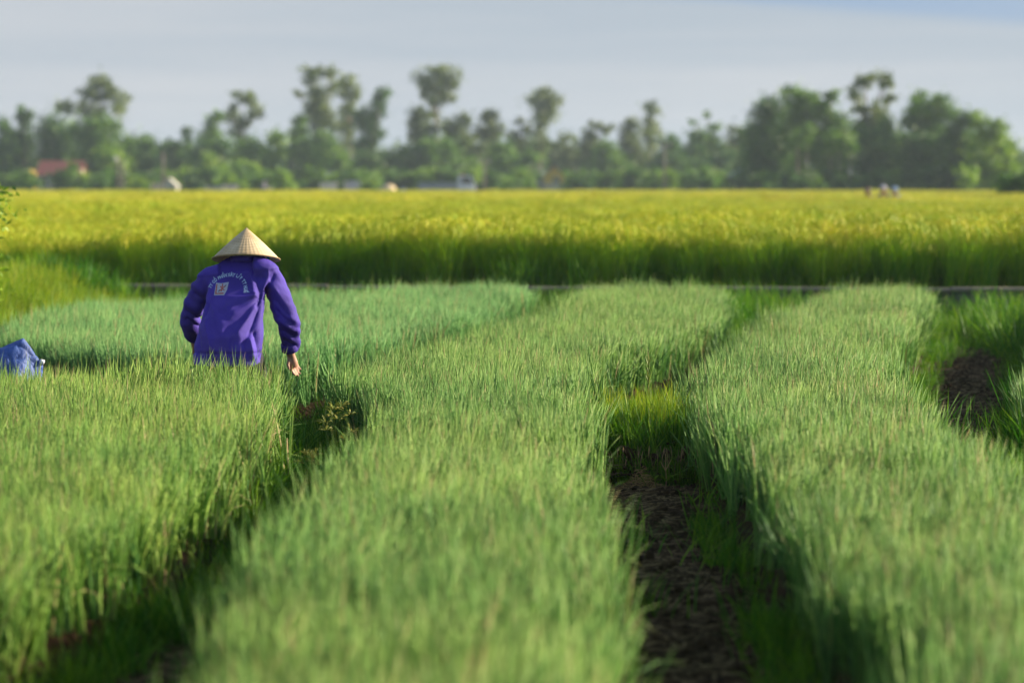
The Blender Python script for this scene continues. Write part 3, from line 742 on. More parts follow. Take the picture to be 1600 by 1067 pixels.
for ch in TXT:
    wch = adv.get(ch, 1.0) / wsum * cum[-1]
    if ch != ' ':
        cu_ = bpy.data.curves.new('t', 'FONT'); cu_.body = ch; cu_.size = 1.0; cu_.align_x = 'CENTER'; cu_.resolution_u = 3; cu_.offset = 0.055
        o = bpy.data.objects.new('t', cu_); COL.objects.link(o)
        dg = bpy.context.evaluated_depsgraph_get(); tm = bpy.data.meshes.new_from_object(o.evaluated_get(dg)); bpy.data.objects.remove(o); bpy.data.curves.remove(cu_)
        p_, d_ = arc_at(pos_s + wch / 2); ang = math.atan2(d_.y, d_.x)
        Mt = Matrix.Translation(p_) @ Matrix.Rotation(ang, 4, 'Z') @ Matrix.Diagonal((.0205, .028, .02, 1))
        if len(tm.vertices): lay(tm, Mt, 'letter', M_print, .0022)
    pos_s += wch
def emb(poly): return [(Q(a, c).x, Q(a, c).z) for a, c in poly]
I4 = Matrix.Identity(4)
E = lambda x, y: (334 + x * (354 - 334) + y * (338 - 336.5) - (y * 2.0), 462 - y * 18.5 - x * .6)       # emblem frame in photo pixels, 0..1
def epoly(p): return [(Q(*E(x, y)).x, Q(*E(x, y)).z) for x, y in p]
emblem = lay(flat([epoly([(.0, .0), (.82, .0), (1.0, .45), (1.08, 1.05), (.5, .97), (.08, 1.02)])]), I4, 'emblem', mat_plain('grey_print', (0.40, 0.42, 0.50), 0.8, 0.1, 60, 0.0), .0020)
def sub(polys, mat, off):
    for p in polys:
        o = lay(flat([epoly(p)]), I4, 'emblem_stroke', mat, off); 
sub([[(.08, .07), (.76, .09), (.74, .20), (.10, .17)], [(.08, .17), (.19, .18), (.21, .90), (.12, .90)]], M_red, .0034)
sub([[(.52, .30), (.62, .30), (.66, .92), (.57, .92)], [(.38, .36), (.46, .30), (.84, .70), (.78, .76)], [(.76, .34), (.84, .38), (.46, .74), (.40, .68)]], M_red, .0036)
sub([[(.30, .28), (.36, .26), (.44, .42), (.39, .44)], [(.78, .64), (.82, .62), (.93, .82), (.88, .84)]], M_inkdark, .0036)

# conical hat
def mat_hat():
    m = bpy.data.materials.new('palm_leaf_hat'); m.use_nodes = True; t = m.node_tree; b = t.nodes['Principled BSDF']; b.inputs['Roughness'].default_value = .55; b.inputs['Specular IOR Level'].default_value = .3
    tc = t.nodes.new('ShaderNodeTexCoord'); sp = t.nodes.new('ShaderNodeSeparateXYZ'); t.links.new(tc.outputs['Object'], sp.inputs[0])
    def mth(op, a, b_=None):
        q = t.nodes.new('ShaderNodeMath'); q.operation = op
        for i, v in enumerate((a, b_)):
            if v is None: continue
            if isinstance(v, (int, float)): q.inputs[i].default_value = v
            else: t.links.new(v, q.inputs[i])
        return q.outputs[0]
    ang = mth('ARCTAN2', sp.outputs['Y'], sp.outputs['X'])
    rad = mth('SINE', mth('MULTIPLY', ang, 46.0)); ring = mth('SINE', mth('MULTIPLY', sp.outputs['Z'], 2 * math.pi / .0118))
    n = t.nodes.new('ShaderNodeTexNoise'); n.inputs['Scale'].default_value = 7; n.inputs['Detail'].default_value = 6; t.links.new(tc.outputs['Object'], n.inputs['Vector'])
    h = mth('ADD', mth('MULTIPLY', rad, .25), mth('MULTIPLY', ring, .5)); f = mth('ADD', mth('MULTIPLY', h, .10), n.outputs['Fac'])
    r = t.nodes.new('ShaderNodeValToRGB'); r.color_ramp.elements[0].color = (.40, .29, .15, 1); r.color_ramp.elements[1].color = (.70, .56, .35, 1)
    r.color_ramp.elements[0].position = .3; r.color_ramp.elements[1].position = .7
    t.links.new(f, r.inputs['Fac']); t.links.new(r.outputs[0], b.inputs['Base Color'])
    bp = t.nodes.new('ShaderNodeBump'); bp.inputs['Strength'].default_value = .5; bp.inputs['Distance'].default_value = .003
    t.links.new(h, bp.inputs['Height']); t.links.new(bp.outputs[0], b.inputs['Normal'])
    return m
hat_c = Q(384.5, 405.5, .31)
HR, HH = .212, .200
prof = [(.0015, HH)] + [(HR * k / 16, HH * (1 - k / 16) + .006 * math.sin(math.pi * k / 16)) for k in range(1, 17)]
inner = [(r_ - .004 if r_ > .006 else .0012, h_ - .005) for r_, h_ in prof[::-1]]
hm = MB(); hm.lathe(prof + inner, n=64)
hat = hm.build('conical_hat', mat_hat(), person, True, hat_c)
hat['label'] = 'pale straw conical hat'
hat.rotation_euler = (math.radians(-9.5), math.radians(3.0), .3)
hb = MB(); hb.tube([(math.cos(a) * HR * .992, math.sin(a) * HR * .992, .001) for a in np.linspace(0, 2 * math.pi, 65)], .0045, 6, False)
hb.build('brim_hoop', mat_plain('bamboo_rim', (.30, .20, .09), .6, .2, 20, .1), hat, True)
hr = MB(); hr.ell(head + Vector((0, -.018, .035)), (.080, .095, .095), 18, 12, Euler((-.35, 0, 0)).to_matrix()); hr.ell(head + Vector((.0, -.085, -.025)), (.05, .038, .055), 14, 8)
mesh_obj('hair', remesh(hr, .008, 3), M_hair, person)
st = MB(); st.tube([hat_c + Vector((.125, .01, .055)), Q(420, 407, .33), Q(421, 414, .34), Q(416, 421, .37), Q(402, 425, .40), Q(386, 426, .42)], .009, 6, True)
st.build('chin_strap', M_teal, person, True)

# ---------------------------------------------------------------- blue sack left beside the bed
bag = thing('plastic_sack', 'crumpled blue plastic sack slumped behind the onion bed', 'sack', tuple(P(18, 590, 14.9).xy) + (0.02,))
bl = bag.location.copy()
s_ = MB()
def B_(px, py, dy=0): 
    v = P(px, py, 14.9 + dy); return Vector((v.x, v.y, v.z)) - bl
bmh = bmesh.new()
for a_, c_, e_ in ((38, 527, .0), (22, 531, .06), (-30, 549, 0), (-48, 600, 0), (50, 541, .03), (63, 563, 0), (67, 570, .0), (62, 604, -.05), (22, 604, -.22), (-30, 604, -.2), (14, 552, -.10), (44, 556, -.06), (20, 604, .2), (60, 604, .15), (-30, 604, .15)): bmh.verts.new(B_(a_, c_, e_))
for x_, y_ in ((-.3, -.2), (.2, -.16), (.24, .14), (-.3, .16)): bmh.verts.new((x_, y_, 0))
bmesh.ops.convex_hull(bmh, input=bmh.verts); hull = bpy.data.meshes.new('hull'); bmh.to_mesh(hull); bmh.free()
s_.add([tuple(v.co) for v in hull.vertices], [tuple(p.vertices) for p in hull.polygons])
sm = remesh(s_, .010, 4); c_ = get_co(sm); n_ = get_no(sm)
dd = np.array([-.009 * math.exp(-abs(noise.noise(Vector(c) * 7)) * 10) - .008 * math.exp(-abs(noise.noise(Vector(c) * 19 + Vector((3, 0, 1)))) * 14) + .016 * (1 - abs(noise.noise(Vector((c[0] * 7 + c[2] * 3, c[1] * 5, c[2] * 2.2)) + Vector((4, 4, 0)))) * 2.6) + .006 * noise.noise(Vector(c) * 16) - .01 for c in c_])
sm.vertices.foreach_set('co', (c_ + n_ * dd[:, None]).astype(np.float32).ravel()); sm.update()
M_sack = mat_plain('blue_woven_plastic', (0.045, 0.095, 0.31), 0.55, 0.5, 6, 0.3, spec=0.3, bscale=120)
mesh_obj('sack_body', sm, M_sack, bag)
k = MB(); kp = B_(65.5, 565.5); k.ell(kp, (.018, .016, .013), 10, 6); k.tube([kp + Vector((-.012, 0, .004)), kp + Vector((.012, 0, -.004))], .016, 10)
k.build('tied_end', mat_plain('white_plastic_tie', (.75, .75, .78), .5, .1, 20), bag, True)

# ---------------------------------------------------------------- single plants that stand out in the furrows
def gz(x, y): return float(height(np.array([x]), np.array([y]))[0])
def plant(name, label, cat, x, y, builder):
    t_ = thing(name, label, cat, (x, y, gz(x, y))); builder(t_); return t_
def sedge(t_):
    st_ = MB(); um = MB()
    for q in range(9):
        az = U_(0, 6.28); ln = U_(.28, .42)
        tip = blade(st_, (U_(-.03, .03), U_(-.03, .03), 0), ln, U_(.0, .22), az, U_(0, .25), .004, U_(.1, .5), seg=3, flat=False)[-1]
        for i in range(14):
            d_ = Vector((random.gauss(0, 1), random.gauss(0, 1), abs(random.gauss(.3, .5)))).normalized()
            um.var = R_(); um.tube([tip, tip + d_ * U_(.02, .045), tip + d_ * U_(.04, .055) + Vector((0, 0, -.010))], [.001, .0026, .0008], 4)
        for i in range(4): blade(um, tip, U_(.06, .12), U_(1.0, 1.5), U_(0, 6.28), .4, .005, U_(.3, .8), seg=3, flat=True)
    for i in range(34): blade(st_, (U_(-.05, .05), U_(-.05, .05), 0), U_(.12, .28), U_(.2, .8), U_(0, 6.28), U_(.2, 1.0), .006, U_(0, .35), seg=4, flat=True)
    st_.build('stems', M_sedge, t_); um.build('flower_heads', M_sedge, t_)
sp_ = P(527, 660, 12.6)
plant('sedge', 'yellow flowering sedge clump in the shaded furrow beside the curving bed', 'sedge', sp_.x, 12.6, sedge).scale = (1.05, 1.05, 1.15)
sp_ = P(500, 668, 12.35)
plant('sedge', 'smaller yellowish sedge leaning against the end of the bed in front of the person', 'sedge', sp_.x - .03, 12.2, sedge).scale = (.75, .75, .75)
def seed_grass(hmax):
    def f(t_):
        lf = MB(); hd = MB()
        for i in range(11): blade(lf, (U_(-.025, .025), U_(-.02, .02), 0), U_(.16, .32), U_(.05, .45), U_(0, 6.28), U_(.1, .6), .008, U_(.5, .9), seg=4, flat=True)
        tip = blade(lf, (0, 0, 0), hmax, .03, 2.5, .05, .008, .8, seg=4)[-1]
        for i in range(12):
            az = i * 2.4; p0 = tip - Vector((0, 0, i * .011)); d_ = Vector((math.cos(az) * .3, math.sin(az) * .3, .9)).normalized()
            hd.var = U_(0, .4); hd.tube([p0, p0 + d_ * .03, p0 + d_ * .06], [.0018, .004, .001], 4)
        lf.build('leaves', M_grass, t_); hd.build('seed_head', M_sedge, t_)
    return f
sp_ = P(1018, 650, 13.5); plant('seed_grass', 'tall grass stalk with a feathery seed head on the soil dam', 'grass plant', sp_.x, 13.5, seed_grass(.40))
sp_ = P(981, 650, 13.5); plant('leaf_grass', 'spreading light green grass plant on the soil dam without a seed head', 'grass plant', sp_.x, 13.5, lambda t_: [None for q in [MB()] if [blade(q, (U_(-.03, .03), U_(-.03, .03), 0), U_(.18, .34), U_(.1, .8), U_(0, 6.28), U_(.1, .5), .008, U_(.6, .98), seg=4, flat=True) for i in range(18)] and q.build('leaves', M_grass, t_)])
def seedling(t_):
    lf = MB(); s2 = MB(); s2.var = .9
    s2.tube([(0, 0, 0), (.004, 0, .06), (0, 0, .12)], [.003, .003, .002], 5)
    for az, el, ln in ((.3, .5, .07), (2.6, .6, .06), (1.5, .2, .09)): s2.tube([(0, 0, .11), (math.cos(az) * ln * math.sin(el), math.sin(az) * .02, .11 + ln * math.cos(el))], [.0025, .0012], 5)
    for az in (0.2, 2.9, 3.5, .7, 5.0, 4.2): blade(lf, (0, 0, .05), U_(.10, .16), .7, az, 1.5, .012, U_(.6, .85), seg=6, flat=True)
    lf.build('leaves', M_grass, t_); s2.build('stem', M_straw, t_)
sp_ = P(1040, 745, 12.85); plant('seedling', 'small drooping seedling in front of the dark earth face of the dam', 'seedling', sp_.x, 12.85, seedling)
# heap of dry straw at the foot of the dam
hs = thing('straw_heap', 'golden dry straw and roots at the foot of the soil dam', 'straw', tuple(P(1003, 755, 12.8).xy) + (gz(P(1003, 755, 12.8).x, 12.8),))
q = MB()
for i in range(420):
    x, y = random.gauss(0, .075), random.gauss(0, .05); top = .12 * math.exp(-(x * x / .006 + y * y / .004)); a = U_(0, 6.28); ln = U_(.02, .06)
    z = U_(.005, top + .012); q.var = U_(.3, 1)
    p0 = Vector((x, y, z)); d_ = Vector((math.cos(a), math.sin(a) * .6, random.gauss(0, .35)))
    q.tube([p0 - d_ * ln * .5, p0 + Vector((0, 0, .008)), p0 + d_ * ln * .5], [.0008, .0014, .0008], 3)
for i in range(90):
    x, y = U_(-.13, .17), U_(-.07, .01); a = random.gauss(0, .6); ln = U_(.02, .05); q.var = U_(.5, 1)
    q.tube([(x, y, .006), (x + math.cos(a) * ln, y + math.sin(a) * ln, U_(.004, .02))], .0012, 3)
tag(q.build('straw', M_straw, hs), kind='stuff')
# dark ragged earth face of the dam with hanging roots
ef = thing('earth_face', 'dark crumbling earth face of the grassy dam with hanging roots', 'earth bank', (.66, 12.97, .02))
q = MB()
for i in range(60):
    x, z = U_(-.36, .38), U_(0, .19); r_ = U_(.02, .05)
    q.ell((x, U_(-.03, .04), z), (r_, r_ * .7, r_ * U_(.6, 1)), 7, 5, Euler((U_(0, 3), U_(0, 3), 0)).to_matrix())
mesh_obj('clods', remesh(q, .012, 1), M_soil, ef)
q = MB()
for i in range(80):
    x = U_(-.38, .4); q.var = U_(.0, .7); blade(q, (x, -.05, U_(.14, .22)), U_(.05, .16), 2.2, -1.57 + U_(-.5, .5), .8, .004, q.var, seg=4, flat=True)
tag(q.build('roots', M_straw, ef), kind='stuff')

# ---------------------------------------------------------------- trees
def leaf_cloud(mb, blobs, leaf, cover):
    for c, rx, ry, rz, dens in blobs:
        rx, ry, rz = rx * 1.34, ry * 1.34, rz * 1.34
        nsub = max(9, int(11 * (rx * rz) ** .5))
        area = math.pi * rx * rz; n = int(1.75 * cover * dens * area / (leaf * leaf * .5)); sub = []
        for _ in range(nsub):
            d = Vector((random.gauss(0, 1), random.gauss(0, 1), random.gauss(0, 1))).normalized() * (R_() ** .5 * .82)
            sub.append((Vector((c.x + d.x * rx, c.y + d.y * ry, c.z + d.z * rz)), U_(.26, .5) * min(rx, rz) , R_()))
        for i in range(n):
            sc_, sr, sv = sub[i % nsub]
            p = sc_ + Vector((random.gauss(0, .68), random.gauss(0, .68), random.gauss(0, .58))) * sr * (1 if R_() > .12 else 1.7)
            a = Vector((random.gauss(0, 1), random.gauss(0, 1), random.gauss(0, .8))).normalized()
            b_ = a.cross(Vector((random.gauss(0, 1), random.gauss(0, 1), random.gauss(0, 1)))).normalized()
            l_ = leaf * U_(.6, 1.3); o = len(mb.v)
            mb.v += [tuple(p - a * l_), tuple(p + b_ * l_ * .42), tuple(p + a * l_), tuple(p - b_ * l_ * .42)]
            mb.f.append((o, o + 1, o + 2, o + 3)); mb.a += [min(1, max(0, sv * .65 + R_() * .35))] * 4
def tree(label, kind, D, base_px, blobs, cover=1.7, leaf=.26, bark=None, r0=.2, cat='tree', name='tree', group=None, fork=.55):
    """blobs: (px, py, half width px, half height px[, density])"""
    bx = P(base_px, 300, D).x; gz_ = .30
    t_ = thing(name, label, cat, (bx, D, gz_), group=group); org = Vector((bx, D, gz_)); s = D / F
    bl = []
    for q in blobs:
        c = P(q[0], q[1], D + U_(-1, 1)) - org
        bl.append((c, q[2] * s, max(q[2], q[3]) * s * .85, q[3] * s, q[4] if len(q) > 4 else 1.0))
    if D > 180 and cat == 'tree' and group is None and len(blobs) > 2:
        zt = max(q_[0].z for q_ in bl); zl = min(q_[0].z for q_ in bl)
        for k_ in range(4):
            z_ = zl * .5 + (zt * .8 - zl * .5) * (k_ + .5) / 4; xm = sum(q_[0].x for q_ in bl) / len(bl)
            bl.append((Vector((xm * z_ / zt + U_(-.6, .6), U_(-1, 1), z_)), U_(1.0, 1.5), 1.3, U_(.7, 1.1), .55))
    tr = MB(); top = max(bl, key=lambda b_: b_[0].z); h = top[0].z
    k1 = Vector((top[0].x * .25 + U_(-.1, .1), 0, h * fork * .5)); k2 = Vector((top[0].x * .55, 0, h * fork))
    tr.tube([(0, 0, -.2), k1, k2, top[0] * .5 + k2 * .5, top[0]], [r0, r0 * .8, r0 * .65, r0 * .4, r0 * .12], 7)
    for b_ in bl:
        if b_ is top: continue
        st_ = k1.lerp(k2, min(1, max(0, b_[0].z / max(h, .1) * 1.1 - .1))); mid = st_.lerp(b_[0], .5) + Vector((0, 0, .2))
        tr.tube([st_, mid, b_[0]], [r0 * .42, r0 * .28, r0 * .08], 5)
        for _ in range(2):
            e = b_[0] + Vector((U_(-.7, .7) * b_[1], U_(-.5, .5) * b_[2], U_(-.2, .7) * b_[3])); tr.tube([mid, mid.lerp(e, .6), e], [r0 * .2, r0 * .13, .015], 4)
    tr.build('trunk', bark or M_bark, t_, True)
    cr_ = MB(); leaf_cloud(cr_, bl, leaf, cover); cr_.build('crown', M_tree[kind], t_)
    return t_
E_ = M_bark_pale
T = tree
T('dark narrow tree beside the red-roofed house, the outermost of the belt', 'dark', 300, 8, [(8, 205, 11, 20), (10, 240, 20, 25), (6, 270, 20, 20)])
T('dark tree with a slim pointed top behind the mustard gate pillar', 'dark', 305, 38, [(38, 182, 10, 18), (36, 212, 15, 22), (40, 245, 24, 24), (35, 275, 22, 16)])
T('tall open-crowned tree rising above the red-roofed house', 'euc', 315, 140, [(157, 130, 20, 11), (138, 148, 18, 12), (165, 148, 20, 13), (106, 168, 16, 12, .8), (130, 172, 14, 9, .8), (188, 166, 11, 22, .8), (150, 178, 14, 10, .6)], 1.35, bark=E_)
T('rounded dark tree right behind the red roof', 'dark', 303, 86, [(84, 205, 21, 22), (78, 235, 18, 20), (100, 228, 20, 22)])
T('broad green tree with a bright rounded top beside the red-roofed house', 'mid', 298, 150, [(160, 198, 24, 16), (130, 212, 24, 22), (165, 225, 22, 26), (145, 252, 28, 24)])
T('low leafy tree growing in front of the red-roofed house porch', 'mid', 268, 112, [(114, 262, 9, 8), (92, 276, 12, 7), (108, 284, 14, 8)], r0=.1)
T('yellowish green tree next to the lamp post', 'light', 296, 168, [(165, 245, 18, 18), (182, 262, 16, 20)])
T('small feathery tree between the lamp post and the bare pole', 'mid', 310, 203, [(203, 225, 10, 14, .8), (205, 255, 18, 24)])
T('small round-topped dark tree behind the white gabled tomb house', 'dark', 300, 232, [(232, 228, 13, 12), (232, 256, 15, 22)])
T('wide dark tree behind the bare pole and the white tomb house', 'dark', 302, 272, [(270, 236, 20, 13), (285, 262, 18, 20), (262, 264, 12, 16)])
T('tiny slim-topped tree poking out of the belt between two wide ones', 'dark', 325, 292, [(292, 210, 6, 12), (296, 240, 10, 16)])
T('dense tree leaning to one side beside the open-crowned forked one', 'mid', 318, 328, [(340, 184, 7, 13), (328, 200, 12, 14), (322, 222, 11, 12)])
T('forked tree with an open ring-shaped crown and reddish trunk', 'euc', 322, 372, [(380, 154, 18, 11), (362, 178, 10, 14), (396, 176, 12, 14), (378, 190, 16, 8, .6)], 1.35, bark=mat_plain('reddish_bark', (.30, .19, .14), .9, .2, 2))
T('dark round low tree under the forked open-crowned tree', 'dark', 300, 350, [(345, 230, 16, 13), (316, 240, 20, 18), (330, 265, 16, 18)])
T('bright green low tree in front of the forked open-crowned tree', 'light', 292, 336, [(325, 250, 9, 14), (346, 270, 20, 16)])
T('low bushy tree behind the motorbike rider', 'mid', 298, 400, [(398, 235, 20, 18), (390, 262, 18, 20), (415, 255, 16, 20)])
T('banana-like pale green shrub beside the motorbike rider', 'light', 288, 378, [(385, 262, 14, 10), (374, 275, 12, 12), (396, 272, 10, 12)], cat='shrub', name='shrub')
T('very tall tree with wide feathery layered crown in the middle of the belt', 'euc', 318, 497, [(492, 112, 22, 8), (516, 116, 13, 9), (484, 124, 13, 7, .8), (466, 146, 8, 7, .7), (500, 150, 17, 16), (494, 172, 16, 12), (510, 190, 18, 16), (522, 135, 10, 8, .7)], 1.5, bark=E_, r0=.28)
T('tall rounded crown standing shoulder to shoulder with the feathery giant', 'euc', 326, 546, [(548, 129, 17, 10), (538, 145, 13, 12), (556, 148, 9, 13, .8), (545, 170, 12, 12, .7), (540, 195, 14, 14, .8)], 1.3, bark=E_)
T('dark leaning tree with a crooked top next to the open sky gap', 'dark', 312, 572, [(597, 147, 13, 9), (592, 162, 10, 12), (580, 178, 16, 12), (563, 190, 11, 16, .8), (584, 206, 13, 14), (570, 222, 18, 16, .8)], 1.5)
T('slim conical tree at the foot of the feathery giant', 'mid', 308, 466, [(465, 190, 10, 13), (468, 212, 13, 16)])
T('round light green low tree before the feathery giant', 'light', 298, 432, [(434, 216, 13, 15), (430, 246, 18, 22)])
T('dense dark low tree at the base of the feathery giant', 'mid', 300, 478, [(470, 238, 18, 18), (490, 255, 20, 22), (508, 228, 16, 20)])
T('broad green low tree beside the pale brown bare patch', 'mid', 296, 520, [(515, 250, 20, 24), (538, 262, 14, 18)])
T('low dense tree filling the foot of the sky gap', 'dark', 304, 580, [(566, 258, 20, 14), (596, 262, 22, 18), (580, 275, 24, 12)])
T('tall balloon-shaped open tree with two pale trunks', 'euc', 325, 680, [(684, 110, 18, 9), (664, 126, 16, 14), (702, 126, 16, 16), (684, 136, 18, 14, .8), (700, 152, 14, 10, .8), (664, 146, 11, 9, .8), (680, 156, 10, 7, .6)], 1.3, bark=mat_plain('cream_bark', (.40, .32, .23), .8, .2, 2), r0=.22, fork=.7)
T('hazy round tree tucked under the balloon-shaped one', 'airy', 322, 656, [(657, 180, 15, 12), (650, 200, 14, 14), (664, 204, 14, 14)])
T('hazy bushy tree right of the two pale trunks', 'airy', 322, 720, [(722, 190, 14, 11), (716, 208, 18, 14), (700, 200, 10, 14, .8)])
T('hazy dome-topped tree behind the grey pole', 'airy', 324, 766, [(766, 185, 14, 13), (770, 205, 18, 13), (752, 206, 12, 11)])
T('dark rounded tree sheltering the parked truck', 'dark', 300, 640, [(632, 242, 22, 15), (612, 256, 18, 18), (650, 262, 22, 20)])
T('large green tree behind the truck cargo bed', 'mid', 300, 680, [(668, 228, 18, 13), (690, 238, 22, 18), (672, 264, 22, 18), (704, 262, 16, 20)])
T('brownish half-bare tree behind the truck cab', 'airy', 308, 735, [(730, 224, 18, 10, .7), (748, 234, 16, 12, .6), (735, 250, 22, 14)], bark=mat_plain('brown_bark', (.22, .15, .11), .9, .2, 2))
T('low hedge-like tree between the truck and the grey pole', 'mid', 294, 728, [(725, 270, 20, 16), (750, 276, 18, 14), (740, 258, 14, 10)])
T('green low tree right of the grey pole', 'mid', 298, 790, [(785, 240, 20, 16), (795, 266, 22, 20), (770, 266, 16, 16)])
T('slender tree with a tilted oval crown standing alone against the sky', 'euc', 328, 841, [(852, 148, 17, 9), (838, 164, 14, 14), (864, 164, 14, 15), (852, 180, 16, 14, .8), (846, 194, 9, 7, .6)], 1.3, bark=E_, r0=.2, fork=.75)
T('small flat tuft tree left of the tilted oval crown', 'airy', 326, 812, [(812, 190, 11, 6, .8), (822, 200, 9, 7, .7), (806, 215, 14, 14, .7)], 1.2)
T('bush crowding the little yellow house', 'mid', 296, 826, [(820, 258, 11, 14), (832, 248, 10, 8), (816, 280, 11, 9)], cat='bush', name='bush')
T('thin see-through tree behind the little yellow house', 'airy', 326, 884, [(884, 215, 16, 10, .55), (872, 228, 12, 8, .5), (896, 240, 18, 18, .8)], 1.1)
T('wide flat-branched tree with layered twigs right of the yellow house', 'airy', 318, 920, [(935, 196, 22, 6, .8), (918, 208, 14, 7, .7), (950, 205, 10, 7, .7), (922, 230, 18, 14), (915, 258, 22, 20)], 1.4)
T('dense low tree beside the flat-branched one', 'mid', 304, 955, [(948, 240, 20, 16), (960, 265, 22, 18), (930, 270, 16, 14)])
T('upright hazy tree left of the slim egg-shaped crown', 'airy', 320, 985, [(985, 198, 13, 12), (982, 222, 16, 16), (990, 248, 16, 16)])
T('slim egg-shaped crown on a pale trunk above the belt', 'euc', 326, 1014, [(1018, 172, 11, 12), (1016, 190, 10, 11, .9), (1020, 208, 16, 10, .7)], 1.4, bark=E_, fork=.6)
T('dark low tree behind the thin white-tipped pole', 'dark', 302, 1040, [(1050, 226, 20, 12), (1035, 252, 18, 18), (1020, 270, 20, 16), (1060, 262, 18, 18)])
T('ragged tree with bare twigs sticking out of its top', 'mid', 312, 1100, [(1106, 180, 7, 6, .6), (1085, 190, 7, 5, .6), (1118, 198, 9, 8, .7), (1100, 214, 22, 14), (1088, 236, 20, 16), (1116, 240, 20, 18)], 1.4)
T('dark spreading tree over the blue-roofed hut', 'dark', 300, 1096, [(1085, 266, 22, 16), (1112, 266, 22, 16), (1130, 250, 14, 14)])
T('upright grey-green tree between the ragged tree and the tall grove', 'airy', 312, 1150, [(1150, 212, 13, 12), (1152, 236, 14, 16), (1160, 262, 14, 18)])
# the grove on the right, closer
T('leftmost big dense tree of the grove by the blue-roofed hut', 'dark', 222, 1205, [(1205, 172, 24, 22), (1190, 205, 22, 24), (1212, 215, 26, 26), (1195, 250, 24, 26), (1225, 255, 22, 24)], 2.0, .2)
T('big tree with a feathery twin top in the grove', 'mid', 218, 1250, [(1240, 152, 18, 14), (1266, 152, 14, 14), (1252, 180, 28, 20), (1245, 212, 26, 22), (1270, 225, 22, 24)], 1.8, .2, bark=E_)
T('leafy grove tree with a notch of sky beside its crown', 'mid', 216, 1298, [(1298, 150, 14, 9), (1292, 172, 18, 16), (1304, 200, 20, 20), (1292, 232, 20, 22), (1310, 252, 16, 18)], 1.7, .2, bark=E_)
T('tallest tree of the grove with an open hollow crown', 'euc', 220, 1358, [(1352, 126, 20, 9), (1384, 128, 12, 11), (1336, 146, 11, 14, .9), (1390, 154, 8, 14, .8), (1345, 170, 16, 10, .7), (1372, 182, 18, 12, .8), (1350, 196, 18, 14)], 1.6, .2, bark=E_, r0=.25)
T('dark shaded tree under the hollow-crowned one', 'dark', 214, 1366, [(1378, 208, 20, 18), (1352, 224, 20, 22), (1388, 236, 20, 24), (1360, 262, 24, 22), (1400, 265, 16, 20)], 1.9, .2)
T('broad tree with a domed top in the grove', 'mid', 216, 1452, [(1448, 162, 22, 15), (1430, 180, 20, 18), (1472, 178, 22, 18), (1450, 205, 30, 20)], 1.9, .2)
T('dark dense tree at the heart of the grove', 'dark', 210, 1440, [(1428, 232, 22, 22), (1460, 238, 26, 24), (1436, 268, 24, 20), (1420, 256, 16, 20)], 1.9, .2)
T('dark tree between the domed one and the sunlit end tree', 'dark', 206, 1496, [(1500, 192, 22, 14), (1490, 222, 24, 22), (1510, 240, 22, 24), (1482, 262, 20, 20)], 1.9, .2)
T('bright sunlit tree sloping down at the open end of the grove', 'light', 200, 1548, [(1532, 190, 14, 11), (1550, 206, 22, 16), (1562, 232, 24, 20), (1540, 240, 22, 22), (1568, 262, 24, 20), (1540, 272, 20, 16)], 1.9, .19)  # sunlit brightness put into the lighter leaf colour
T('pale grey-green shrub in front of the dark grove trees', 'light', 192, 1512, [(1503, 266, 11, 6, .7), (1524, 268, 9, 6, .7), (1512, 284, 17, 11, .8)], 1.5, .17, cat='shrub', name='shrub', r0=.08)
T('dark bush standing in the rice at its outer edge', 'dark', 118, 1582, [(1572, 284, 14, 10), (1592, 288, 16, 14), (1578, 302, 18, 14), (1606, 296, 16, 18)], 2.6, .12, cat='bush', name='bush', r0=.06)
for px, h in ((1246, 255), (1258, 250), (1296, 262), (1312, 266), (1328, 268)):
    tr = MB(); a = P(px, 312, 208); c = P(px + U_(-3, 3), h - 40, 208); o0 = Vector((a.x, 208, .3))
    t_ = thing('young_tree', 'thin pale-trunked young tree at the foot of the grove', 'tree', tuple(o0), group='young trees at the foot of the grove')
    top = c - o0; tr.tube([(0, 0, -.2), top * .5 + Vector((.05, 0, 0)), top], [.055, .045, .02], 6); tr.build('trunk', M_bark_pale, t_, True)
    cr_ = MB(); leaf_cloud(cr_, [(top, .7, .7, .8, .8)], .16, 1.4); cr_.build('crown', M_tree['mid'], t_)
for i, px in enumerate(list(range(1182, 1600, 22))):
    tree('low shady bush at the foot of the grove', ('dark', 'mid', 'dark')[i % 3], 203 + 6 * R_(), px, [(px + U_(-4, 4), 284 + U_(-6, 3), U_(12, 17), U_(9, 14)), (px + U_(-9, 9), 295, 14, 9)], 2.0, .18, cat='bush', name='bush', group='low bushes at the foot of the grove', r0=.05)
# low bushes closing the belt at its foot
for i, px in enumerate(list(range(4, 1180, 19))):
    if 42 < px < 135 or 826 < px < 892 or 1128 < px: D = 296
    elif 640 < px < 750 or 240 < px < 285 or 592 < px < 636: D = 268
    else: D = 250 + 12 * R_()
    tree('low leafy bush along the foot of the tree belt', ('dark', 'mid', 'mid', 'light')[i % 4], D, px, [(px + U_(-4, 4), 281 + U_(-5, 4), U_(12, 17), U_(9, 14)), (px + U_(-9, 9), 290, U_(12, 16), 9)], 2.0, .2, cat='bush', name='bush', group='low bushes along the tree belt', r0=.06)
for i, px in enumerate(list(range(-12, 1190, 34))):
    D = 340 + 20 * R_(); y_ = 246 + 10 * math.sin(px * .021) + U_(-8, 8) + (8 if 590 < px < 640 else 0)
    tree('dense mid-height tree in the hazy back row of the belt', ('dark', 'mid', 'airy', 'mid')[i % 4], D, px, [(px + U_(-5, 5), y_, U_(16, 21), U_(13, 19)), (px + U_(-12, 12), y_ + 24, U_(18, 23), 16), (px + U_(-9, 9), 288, 20, 12)], 1.7, .3, group='back row of the tree belt')
